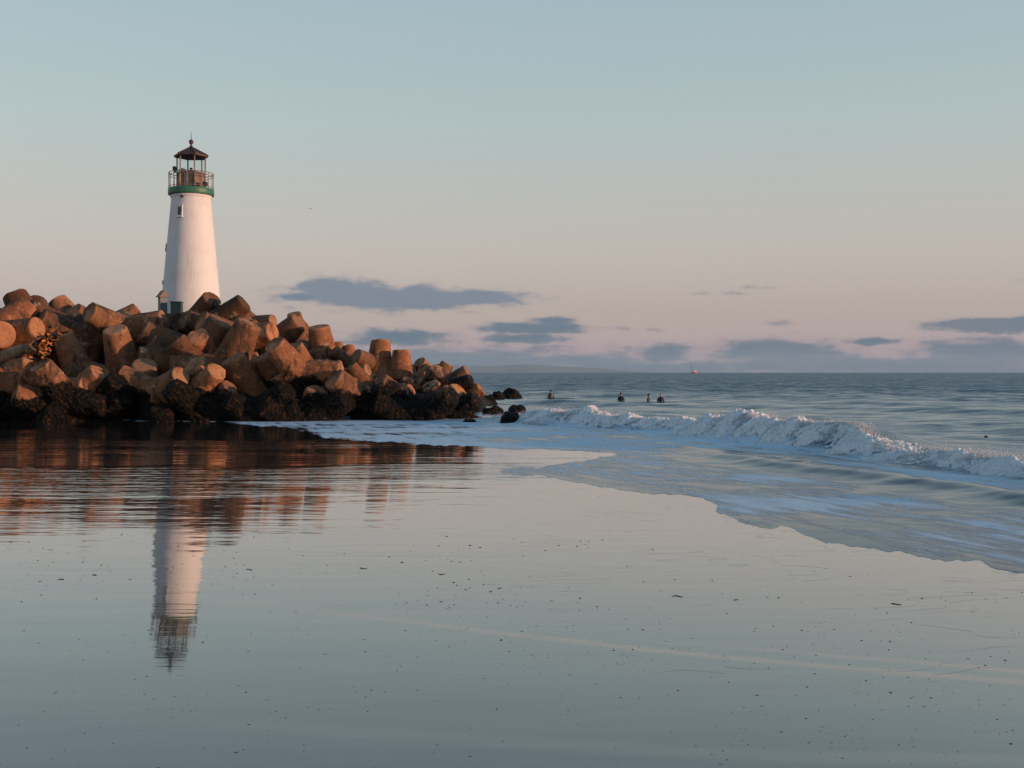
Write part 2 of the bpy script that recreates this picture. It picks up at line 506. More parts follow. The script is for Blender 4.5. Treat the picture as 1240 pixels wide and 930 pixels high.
# sea water with foam on it
def sea_material(name, foam_bias=0.0):
    m_, t, p = material(name)
    pos = t.n('ShaderNodeNewGeometry').outputs['Position']
    x, y, z = t.sep(pos)
    foam = t.n('ShaderNodeAttribute', attribute_name='foam').outputs['Fac']
    calm = t.n('ShaderNodeAttribute', attribute_name='calm').outputs['Fac']
    # along and across the wave front
    u = t.m('ADD', t.m('MULTIPLY', x, -.38), t.m('MULTIPLY', y, .93))
    v = t.m('ADD', t.m('MULTIPLY', x, .93), t.m('MULTIPLY', y, .38))
    st = t.xyz(t.m('MULTIPLY', u, .22), t.m('MULTIPLY', v, 1.35), 0.0)
    lace = t.noise(st, 1.3, 6, .68, .6)
    cells = t.vor(t.vm('ADD', st, t.vm('MULTIPLY', t.xyz(lace, lace, 0.0), (.9, .9, 0.))), 2.3)
    bub = t.noise(st, 9.0, 4, .7)
    pat = t.m('ADD', t.m('ADD', t.m('MULTIPLY', lace, .8), t.m('MULTIPLY', cells, .35)), t.m('MULTIPLY', t.m('SUBTRACT', bub, .5), .45))
    f = t.mr(t.m('ADD', pat, foam), .82, 1.16)
    f = t.m('MULTIPLY', f, t.mr(foam, .0, .06))
    c = t.mix(t.mr(t.noise(pos, .08, 3), .35, .65), (.009, .042, .080), (.012, .052, .090))
    c = t.mix(f, c, (.50, .62, .72))
    t.put(p.inputs['Base Color'], c)
    t.put(p.inputs['Roughness'], t.m('ADD', t.m('MULTIPLY', f, .45), t.m('SUBTRACT', .16, t.m('MULTIPLY', calm, .11))))
    p.inputs['IOR'].default_value = 1.33
    # wavelets: facets turned mostly to the shore, steeper on the open sea
    rough_sea = t.m('SUBTRACT', 1.0, calm)
    v3 = t.xyz(t.m('MULTIPLY', x, .45), y, 0.0)
    def facet(scale, seed):
        nd = t.n('ShaderNodeTexNoise')
        t.put(nd.inputs['Vector'], t.vm('ADD', v3, (seed, 0., 0.)))
        nd.inputs['Scale'].default_value = scale
        nd.inputs['Detail'].default_value = 3
        nd.inputs['Roughness'].default_value = .6
        return t.vm('SUBTRACT', nd.outputs['Color'], (.5, .5, .5))
    sl = t.vm('ADD', t.vm('MULTIPLY', facet(.9, 3.0), (.55, .9, 0.)), t.vm('MULTIPLY', facet(2.6, 9.0), (.35, .5, 0.)))
    sl = t.vm('ADD', sl, (-.05, -.22, 0.))
    sc_ = t.n('ShaderNodeVectorMath', operation='SCALE')
    t.put(sc_.inputs[0], sl)
    t.put(sc_.inputs['Scale'], t.m('ADD', t.m('MULTIPLY', rough_sea, .96), .04))
    nb = t.bump(f, .6, .02)
    le = t.n('ShaderNodeAttribute', attribute_name='lean').outputs['Fac']
    nb = t.vm('ADD', nb, t.xyz(t.m('MULTIPLY', le, .034), t.m('MULTIPLY', le, .012), 0.0))
    nn_ = t.n('ShaderNodeVectorMath', operation='NORMALIZE')
    t.put(nn_.inputs[0], t.vm('ADD', nb, sc_.outputs[0]))
    t.put(p.inputs['Normal'], nn_.outputs[0])
    return m_


M_SEA = sea_material('sea_water')
M_FOAM, t, p = material('sea_foam')
pos = t.n('ShaderNodeNewGeometry').outputs['Position']
thin = t.n('ShaderNodeAttribute', attribute_name='thin').outputs['Fac']
nz = t.noise(pos, 3.0, 5, .7)
t.put(p.inputs['Base Color'], t.mix(t.mr(t.m('SUBTRACT', nz, t.m('MULTIPLY', thin, .45)), .18, .36), (.12, .16, .18), (.80, .81, .82)))
p.inputs['Roughness'].default_value = .8
p.inputs['Specular IOR Level'].default_value = .2
t.put(p.inputs['Normal'], t.bump(t.noise(pos, 22, 4, .7), .8, .05))

# ------------------------------------------------------------------ shore lines, in metres on the ground
shore_px = [(-420, 505), (-60, 506), (268, 511), (350, 520.5), (400, 530), (560, 542), (690, 546), (760, 549), (720, 556), (650, 563), (598, 571),
            (640, 577), (720, 588), (850, 603), (872, 612), (868, 620), (905, 632), (1000, 655), (1100, 671), (1240, 690), (1560, 722)]
SHORE = np.array([gnd(*q) for q in shore_px])
wave_px = [(560, 510), (640, 514), (700, 518), (780, 522), (840, 529), (900, 538), (980, 547), (1060, 558), (1150, 571), (1240, 583), (1360, 600), (1560, 630)]
WAVE = np.array([gnd(*q) for q in wave_px])


def dist_poly(X, Y, P):
    best = np.full(X.shape, 1e18)
    sg = np.zeros(X.shape)
    along = np.zeros(X.shape)
    s0 = 0
    for a, b in zip(P[:-1], P[1:]):
        d = b - a
        L = np.hypot(*d)
        tt = ((X - a[0]) * d[0] + (Y - a[1]) * d[1]) / L ** 2
        tc = np.clip(tt, 0, 1)
        ex, ey = X - a[0] - tc * d[0], Y - a[1] - tc * d[1]
        q = ex ** 2 + ey ** 2
        cr = d[0] * (Y - a[1]) - d[1] * (X - a[0])
        m_ = q < best
        best = np.where(m_, q, best)
        sg = np.where(m_, np.sign(cr), sg)
        along = np.where(m_, s0 + tc * L, along)
        s0 += L
    return np.sqrt(best), sg, along


def inside(X, Y, P):
    c = np.zeros(X.shape, bool)
    j = len(P) - 1
    for i in range(len(P)):
        xi, yi, xj, yj = *P[i], *P[j]
        if yi != yj:
            c ^= ((yi > Y) != (yj > Y)) & (X < (xj - xi) * (Y - yi) / (yj - yi) + xi)
        j = i
    return c


SEA_POLY = np.vstack([SHORE, [(4e4, SHORE[-1][1]), (4e4, 9e4), (-4e4, 9e4), (-4e4, SHORE[0][1])]])


def shore_dist(X, Y):
    d, _, _ = dist_poly(X, Y, SHORE)
    d = np.where(inside(X, Y, SEA_POLY), d, -d)
    k = np.clip(Y / 22, .3, 2)
    return d + (fbm(X * 1.1 / k, Y * .8 / k, 3, 4) - .5) * .75 * k + (fbm(X * 2.2 / k, Y * 8 / k, 6, 4, .65) - .5) * .95 * k


def wave_dist(X, Y):
    d, s, al = dist_poly(X, Y, WAVE)
    return d * s, al          # positive to seaward (polyline runs far to near, sea on its left side)


def wave_height(al):
    h = .06 + .92 * fbm(al * .33, al * 0 + 2.2, 11, 3) ** 1.5 + .14 * (fbm(al * 1.4, al * 0, 23, 2) - .5)
    return h * smooth(al, -1, 5)


def wave_profile(t, H):
    up = smooth(t, -.45, .75)
    back = np.exp(-np.clip(t - .55, 0, None) ** 2 / 5.5)
    return H * up * back


def wiggle(al):
    return (fbm(al * .55, al * 0, 31, 3) - .5) * .7


# ------------------------------------------------------------------ sea
rowsY = [10.6]
while rowsY[-1] < 420:
    y_ = rowsY[-1]
    rowsY.append(y_ + min(max(.03, y_ * y_ / (F * EYE) * (.7 if y_ < 60 else .5)), 8))
while rowsY[-1] < 60000:
    rowsY.append(rowsY[-1] * 1.08)
rowsY = np.array(rowsY)
colsA = np.linspace(-.60, .66, 820)
Xs = rowsY[:, None] * colsA[None, :]
Ys = np.repeat(rowsY[:, None], len(colsA), 1)
D = shore_dist(Xs, Ys)
Wd, Al = wave_dist(Xs, Ys)
Wd = Wd - wiggle(Al) * np.exp(-(Wd / 6) ** 2)
Z = np.where(D > 0, .010 * (1 - np.exp(-np.clip(D, 0, None) / .35)) + .022 * smooth(D, .4, 4), np.clip(D, -1, 0) * .25)
deep = smooth(D, .3, 3)
rs = np.random.default_rng(5)
step = np.gradient(rowsY)[:, None]
Zw = np.zeros_like(Z)
for i in range(72):
    lam = .7 * (11 / .7) ** (i / 45.0)
    th = math.atan2(-.38, -.93) + rs.normal(0, .55)
    k = 2 * math.pi / lam
    ph = (Xs * math.cos(th) + Ys * math.sin(th)) * k + rs.uniform(0, 6.28)
    amp = .0072 * lam ** .5
    s_ = np.sin(ph)
    Zw += amp * (s_ + .25 * np.sin(2 * ph + .3)) * np.clip(lam / (3 * step) - .6, 0, 1)
Zw *= .25 + 1.5 * fbm(Xs / 14, Ys / 22, 41, 3) ** 1.5
Z += Zw * (smooth(Wd, .8, 14) * .72 + .07 * deep * (Wd < 2))
# the breaker, and the low lines of bore in front of it
H = wave_height(Al)
Z += wave_profile(Wd, H) * (np.abs(Wd) < 12) * .92
b1 = Wd + 2.6 + .5 * np.sin(Al * .35) + .8 * (fbm(Al * .5, Al * 0, 77, 3) - .5)
Z += deep * (.10 * np.exp(-(b1 / .5) ** 2) * smooth(Al, 14, 26))
b2 = Wd + 1.2 + .3 * np.sin(Al * .6)
Z += deep * .045 * np.exp(-(b2 / .3) ** 2)
Z += smooth(Wd, 4, 16) * (.22 * np.exp(-((Wd - 26 - 2.5 * np.sin(Al * .13)) / 2.6) ** 2) * (.3 + fbm(Xs / 9, Ys / 9, 61, 2)))
Z += smooth(Wd, 4, 16) * (.26 * np.exp(-((Wd - 46 - 3 * np.sin(Al * .1 + 1)) / 3.4) ** 2) * (.3 + fbm(Xs / 12, Ys / 12, 63, 2)))
# small chop of the shallow water
Z += deep * (Wd < 0) * .022 * (fbm(Xs * 1.3, Ys * 2.2, 81, 3) - .5)
patch = fbm(Xs * .35, Ys * .5, 91, 4)
foam = np.where(D > 0, .40 + .75 * (patch - .5), 0)
upper = smooth(Ys, 27, 31) * (Wd < 0)
foam = foam + upper * (.20 + .30 * (fbm(Xs * .22, Ys * .9, 93, 4) - .5)) * (D > 0)
foam *= .62 + .38 * smooth(D, -.05, .8)
foam -= .42 * np.exp(-((b1 - .15) / 1.15) ** 2) * smooth(Al, 12, 24)
foam = np.where(Wd > -1.7, np.maximum(foam, .42 * (Wd < .3)), foam)
back = (.34 * np.exp(-np.clip(Wd, 0, None) / 9) + .16 * smooth(patch, .45, .7)) * np.exp(-np.clip(Wd - 22, 0, None) / 12)
foam = np.where(Wd > .3, back + .15 * (patch - .5) * (Wd < 20), foam)
left = smooth(-(Xs / Ys), -.075, .02)
foam = np.where((Wd > .3) & (Wd < 14), foam + .35 * left * np.exp(-Wd / 8), foam)
foam = np.clip(foam, 0, .75)
calm = .85 - .28 * smooth(Wd, -1, 12) - .55 * smooth(Wd, 20, 110)
keep = (D > -.8)
leanA = (1 - smooth(D, .2, 3.2)) * (1 - smooth(Ys, 13, 27))
me = grid_mesh('sea', Xs, Ys, Z, {'foam': foam, 'calm': calm, 'lean': leanA}, keep)
sea = tag(link('sea', me, M_SEA), kind='structure')


def sea_z(x, y):
    i = int(np.argmin(np.abs(rowsY - y)))
    j = int(np.argmin(np.abs(colsA - x / y)))
    return float(Z[i, j])


# ------------------------------------------------------------------ wet sand
ry = [2.2]
while ry[-1] < 62:
    ry.append(ry[-1] + max(.03, ry[-1] ** 2 / (F * EYE) * 1.1))
ry.append(75)
ry = np.array(ry)
ca = np.linspace(-.75, .75, 620)
Xb = ry[:, None] * ca[None, :]
Yb = np.repeat(ry[:, None], len(ca), 1)
Db = shore_dist(Xb, Yb)
Zb = -np.clip(Db - .2, 0, None) * .045
Zb = np.clip(Zb, -1.6, 0)
# little terrace edges left by the swash
for pts, hgt, wid in (([(150, 712), (260, 722), (420, 742), (640, 770), (840, 791), (1040, 809), (1240, 826), (1500, 846)], .0042, .20),
                      ([(560, 757), (840, 778), (1240, 812), (1500, 832)], .004, .16), ([(-200, 846), (300, 880), (700, 905), (1300, 925)], .004, .3)):
    Pl = np.array([gnd(*q) for q in pts])
    dd, ss, aa = dist_poly(Xb, Yb, Pl)
    dd = dd * ss + .12 * (fbm(Xb * .8, Yb * .8, 55, 3) - .5)
    Zb -= hgt * smooth(dd, -wid * .5, wid * .5) * smooth(aa, .8, 5) * np.exp(-np.clip(dd, 0, None) / 2.5)
Zb += .004 * (fbm(Xb * .25, Yb * .35, 57, 3) - .5)
# bar of bare sand at the foot of the heap
sx, sy = gnd(40, 506)
Zb += .16 * np.exp(-((Xb - sx + 1) / 2.4) ** 2 - ((Yb - 50.6) / 1.2) ** 2)
bare = np.clip(np.exp(-((Xb - sx + 1) / 2.6) ** 2 - ((Yb - 50.6) / 1.1) ** 2) * 2.2 - .5, 0, 1)
ripple = smooth(Yb, 11.5, 22) * smooth(-Xb, -3 - (Yb - 20) * .2, 4.5)
ripple = np.clip(ripple * (1 - .68 * smooth(Yb, 25, 36)) * (.05 + 2.6 * smooth(fbm(Xb * .12, Yb * .30, 58, 3), .36, .72)), 0, 1)
me = grid_mesh('beach', Xb, Yb, Zb, {'ripple': ripple, 'bare': bare})
tag(link('beach', me, M_SAND), kind='structure')



def beach_z(x, y):
    i = np.clip(np.searchsorted(ry, y), 0, len(ry) - 1)
    j = np.clip(np.round((x / y - ca[0]) / (ca[1] - ca[0])).astype(int), 0, len(ca) - 1)
    return Zb[i, j]


# ------------------------------------------------------------------ foam of the breaking wave
Ltot = np.hypot(*np.diff(WAVE, axis=0).T).sum()
cum = np.concatenate([[0], np.cumsum(np.hypot(*np.diff(WAVE, axis=0).T))])
s_ = np.arange(.4, cum[-1] - .1, .026)
t_ = np.linspace(-.75, 1.75, 100)
cx_ = np.interp(s_, cum, WAVE[:, 0])
cy_ = np.interp(s_, cum, WAVE[:, 1])
ker = np.ones(61) / 61
tx = np.convolve(np.pad(np.gradient(cx_), 30, 'edge'), ker, 'valid')
ty = np.convolve(np.pad(np.gradient(cy_), 30, 'edge'), ker, 'valid')
tl = np.hypot(tx, ty)
nx_, ny_ = -ty / tl, tx / tl
wig = wiggle(s_)
S, Tt = np.meshgrid(s_, t_, indexing='ij')
Xf = cx_[:, None] + nx_[:, None] * (Tt + wig[:, None])
Yf = cy_[:, None] + ny_[:, None] * (Tt + wig[:, None])
Hf = wave_height(S) * (1 + .5 * (fbm(S * 2.3, S * 0, 37, 3) - .5))
Zf = wave_profile(Tt, Hf)
lump = fbm(S * 2.2, Tt * 2.4, 51, 5, .62)
puff = smooth(fbm(S * 1.25, S * 0 + 4, 95, 3), .48, .78) * np.exp(-((Tt - .62) / .30) ** 2)
spike = fbm(S * 11, Tt * 9, 53, 3, .6)
ext = smooth(fbm(S * .45, Tt * 0, 59, 2), .3, .62)                 # how far the foam reaches over the back
front = -.55 + .9 * (fbm(S * 1.1, S * 0, 87, 4) - .35)
body = smooth(Tt - front, 0, .3) * (1 - smooth(Tt, .55 + .9 * ext, .95 + .9 * ext))
fuzz = fbm(S * 26, Tt * 20, 57, 2, .6)
off = body * (.07 * puff + .20 * (lump - .40) + .14 * (spike - .5) + .10 * (fuzz - .5)) - .12 * (1 - body)
nzf = np.clip(1 - np.clip(.62 - Tt, 0, 1), .35, 1)
Xf = Xf - nx_[:, None] * off * (1 - nzf) * 1.2
Yf = Yf - ny_[:, None] * off * (1 - nzf) * 1.2
Zf = Zf + off * nzf + .03
streak = fbm(S * 8, Tt * 2.2, 89, 4)
thin = 1 - body + .35 * smooth(Tt, .7, 1.5) + .30 * smooth(streak, .48, .66) * smooth(.6 - Tt, 0, .4)
me = grid_mesh('breaker_foam', Xf, Yf, Zf, {'thin': np.clip(thin, 0, 1)})
tag(link('breaker_foam', me, M_FOAM), 'white foam rolling along the front of the breaking wave', 'foam', kind='stuff')

# loose froth over the broken water and spray thrown up along the crest
n = 150000
si = rng.integers(0, len(s_), n)
burst = smooth(fbm(s_ * .8, s_ * 0, 71, 3), .40, .72)[si]
tuft = smooth(fbm(s_ * 3.1, s_ * 0, 73, 3), .40, .70)[si]
tt = np.where(rng.uniform(0, 1, n) < .6, rng.normal(.55, .22, n), rng.uniform(-.5, .9, n))
hh = rng.exponential(1, n) * (.022 + .045 * tuft + .075 * burst * tuft) * smooth(tt, -.6, .5)
Hs = wave_height(s_[si])
drift = hh * .8
bx = cx_[si] + nx_[si] * (tt + wig[si] + drift) + rng.normal(0, .03, n)
by = cy_[si] + ny_[si] * (tt + wig[si] + drift) + rng.normal(0, .03, n)
bz = wave_profile(tt, Hs) + .015 + hh
sz = (rng.gamma(2.0, .0033, n) + .0025) * np.exp(-hh * 2.2)
octv = np.array([(1, 0, 0), (-1, 0, 0), (0, 1, 0), (0, -1, 0), (0, 0, 1), (0, 0, -1)], float)
octf = np.array([(0, 2, 4), (2, 1, 4), (1, 3, 4), (3, 0, 4), (2, 0, 5), (1, 2, 5), (3, 1, 5), (0, 3, 5)])
tetv = np.array([(1, 0, -.5), (-.5, .87, -.5), (-.5, -.87, -.5), (0, 0, 1)], float)
tetf = np.array([(0, 2, 1), (0, 1, 3), (1, 2, 3), (2, 0, 3)])


def scatter(name, px, py, pz, size, stretch, mat, jitter=.4, shape=(octv, octf)):
    n = len(px)
    sv, sf = shape
    k = len(sv)
    V = sv[None] * (size[:, None, None] * np.asarray(stretch)[None, None]) * (1 + jitter * rng.uniform(-1, 1, (n, k, 1)))
    an = rng.uniform(0, 6.28, n)
    cs, sn = np.cos(an)[:, None], np.sin(an)[:, None]
    vx = V[..., 0] * cs - V[..., 1] * sn
    vy = V[..., 0] * sn + V[..., 1] * cs
    V = np.stack([vx + px[:, None], vy + py[:, None], V[..., 2] + pz[:, None]], -1).reshape(-1, 3)
    Fc = (sf[None] + k * np.arange(n)[:, None, None]).reshape(-1, 3)
    me = bpy.data.meshes.new(name)
    me.vertices.add(len(V))
    me.vertices.foreach_set('co', V.reshape(-1).astype(np.float32))
    me.loops.add(Fc.size)
    me.loops.foreach_set('vertex_index', Fc.reshape(-1).astype(np.int32))
    me.polygons.add(len(Fc))
    me.polygons.foreach_set('loop_start', np.arange(0, Fc.size, 3, dtype=np.int32))
    me.polygons.foreach_set('use_smooth', np.ones(len(Fc), bool))
    me.update(calc_edges=True)
    return link(name, me, mat)


tag(scatter('sea_spray', bx, by, bz, sz, (1, 1, 1), M_FOAM, .4, (tetv, tetf)), 'fine white spray thrown up along the wave crest', 'spray', kind='stuff')

# ------------------------------------------------------------------ far hills across the bay
hx = np.linspace(-200, 800, 140)
prof = np.interp(hx, [-200, 100, 330, 470, 560, 640, 700, 745, 790, 800], [20, 17, 15, 17, 14, 15.5, 11, 7, .6, 0]) + 3 * (fbm(hx / 26, hx * 0, 5, 4) - .5)
prof = np.clip(prof * .62, 0, None)
YH = 30000.0
hm = np.zeros((3, len(hx)))
Xh = np.stack([(hx - CX) * YH / F] * 3)
Yh = np.stack([np.full_like(hx, YH), np.full_like(hx, YH + 2500) + 900 * (fbm(hx / 40, hx * 0, 9, 3) - .5), np.full_like(hx, YH + 6000)])
Zh = np.stack([hx * 0 - 3, prof * YH / F * 1.06 + 2, hx * 0 - 3])
tag(link('hills', grid_mesh('hills', Xh, Yh, Zh), M_HILL), kind='structure')

# ------------------------------------------------------------------ breakwater core under the blocks, coloured dark so the gaps read as shade
ux = np.linspace(-640, 640, 150)
vy_ = np.linspace(0, 1, 60)
crest = np.interp(ux, [-640, 0, 200, 300, 380, 450, 520, 570, 605, 640], [4.2, 4.2, 4.3, 3.9, 3.1, 2.35, 1.7, .7, -.6, -1.2])
U, V_ = np.meshgrid(ux, vy_, indexing='ij')
Yc = 49.6 + V_ * 36
Xc = (U - CX) * 51.5 / F
Zc = -.6 + (crest[:, None] + .6) * (smooth(V_, 0.0, .25) - .9 * smooth(V_, .72, 1))
Zc += (fbm(Xc * .8, Yc * .8, 15, 5, .6) - .5) * 1.0
tag(link('breakwater_core', grid_mesh('breakwater_core', Xc, Yc, Zc), M_CORE), kind='structure')

# ------------------------------------------------------------------ tetrapods
LEG, TIP, ROOT = .643, .151, .235      # per metre of block height


def tetrapod_mesh(seed, crust=0.0):
    bm = bmesh.new()
    for d in TET:
        L = LEG
        a, b = -d * .12, d * L
        q = bmesh.ops.create_cone(bm, cap_ends=True, segments=40, radius1=ROOT * 1.05, radius2=TIP, depth=L + .12)
        M = Matrix.Translation((a + b) / 2) @ d.to_track_quat('Z', 'Y').to_matrix().to_4x4()
        bmesh.ops.transform(bm, matrix=M, verts=q['verts'])
    me = bm_mesh('tetrapod_raw', bm)
    o = bpy.data.objects.new('tetrapod_raw', me)
    col.objects.link(o)
    md = o.modifiers.new('r', 'REMESH')
    md.mode = 'VOXEL'
    md.voxel_size = .017
    dg = bpy.context.evaluated_depsgraph_get()
    out = bpy.data.meshes.new_from_object(o.evaluated_get(dg))
    bpy.data.objects.remove(o)
    out.name = 'tetrapod'
    n = len(out.vertices)
    co = np.empty(n * 3, np.float32)
    out.vertices.foreach_get('co', co)
    co = co.reshape(-1, 3)
    nr = np.empty(n * 3, np.float32)
    out.vertices.foreach_get('normal', nr)
    nr = nr.reshape(-1, 3)
    for i in range(n):
        v = Vector(co[i]) + Vector((seed * 7.7, 0, 0))
        f1 = mnoise.noise(v * 3.0)
        f2 = mnoise.noise(v * 9.0)
        f3 = mnoise.noise(v * 22.0)
        ax = max(Vector(co[i]).dot(d) for d in TET)
        edge = max(0, ax - LEG * .90) / (LEG * .1)
        chip = max(0, mnoise.noise(v * 5.5 + Vector((9, 2, 4))) - .12) * edge
        if crust:
            f2 += crust * (abs(mnoise.noise(v * 6.0 + Vector((3, 3, 3)))) * 5 - 1.2)
            f3 += crust * (mnoise.noise(v * 15.0) * 4 + mnoise.noise(v * 34.0) * 2.5)
        co[i] += nr[i] * ((.003 if not crust else .006) * f1 + .003 * f2 + .0022 * f3 - .035 * chip)
    out.vertices.foreach_set('co', co.reshape(-1))
    out.polygons.foreach_set('use_smooth', np.ones(len(out.polygons), bool))
    out.update()
    out.materials.clear()
    out.materials.append(M_POD)
    return out


PODS = [tetrapod_mesh(s) for s in range(6)]
CRUSTED = [tetrapod_mesh(20 + s, 1.0) for s in range(4)]


SKYLINE = np.array([(-200, 375), (0, 375), (5, 350), (32, 345), (60, 365), (72, 357), (90, 366), (110, 362), (135, 378), (150, 376), (170, 369), (185, 378), (200, 379), (235, 376),
                    (250, 353), (265, 355), (290, 358), (305, 373), (325, 386), (345, 382), (365, 380), (380, 389), (400, 393), (405, 409), (430, 413), (450, 409), (475, 413),
                    (490, 423), (520, 437), (540, 439), (560, 445), (575, 450), (600, 475), (640, 505)], float)


def orient(d0, tip, size, hint=None):
    """rotation that turns leg 0 onto d0; the roll meets the hint, or keeps the other legs back, down and below the skyline"""
    base = d0.to_track_quat('Z', 'Y').to_matrix()
    hub = tip - d0 * LEG * size
    best = None
    for k in range(60):
        M = base @ Matrix.Rotation(k / 60 * 2 * math.pi / 3, 3, 'Z')
        dirs = [M @ d for d in TET[1:]]
        cost = 0
        for q in dirs:
            e = hub + q * LEG * size
            px = CX + e.x / e.y * F
            r = TIP * size / e.y * F
            py = HZ - (e.z - EYE) / e.y * F - r * math.sqrt(max(0, 1 - q.z * q.z)) - 2
            over = max(0.0, max(np.interp(px + o, SKYLINE[:, 0], SKYLINE[:, 1]) for o in (-r, 0, r)) - py) if py < 452 else 0
            cost += (over / 14) ** 2 + max(0, -q.y) ** 2 * 1.0 + max(0, q.z) ** 2 * .5
        if hint is not None:
            cost += -6 * max(q.dot(hint) for q in dirs)
        if best is None or cost < best[0]:
            best = (cost, M)
    return best[1]


def vdir(ang, tilt):
    return Vector((math.cos(R(ang)) * math.cos(R(tilt)), -math.sin(R(tilt)), math.sin(R(ang)) * math.cos(R(tilt))))


count = [0]


def pod(tx, ty, d, ang, tilt, Y, label, hint=None, group='concrete tetrapods heaped on the breakwater'):
    size = d * Y / F / (2 * TIP)
    size = min(max(size, 1.9), 4.0)
    d0 = vdir(ang, tilt)
    tip = at(tx, ty, Y)
    hub = tip - d0 * LEG * size
    kind = CRUSTED if 'algae' in label else PODS
    o = bpy.data.objects.new('tetrapod', kind[count[0] % len(kind)])
    count[0] += 1
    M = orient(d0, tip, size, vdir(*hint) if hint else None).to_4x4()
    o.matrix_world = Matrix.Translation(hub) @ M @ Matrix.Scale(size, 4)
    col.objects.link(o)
    k = .42 if any(q in label for q in ('tall dark', 'black ended', 'white stains')) else .7 if any(q in label for q in ('shaded', 'dark', 'dull')) else 1.25 if 'pale' in label else 1  # tone per block; those labelled shaded have shade put into their colour
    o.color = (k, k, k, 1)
    return tag(o, label, 'tetrapod', group)


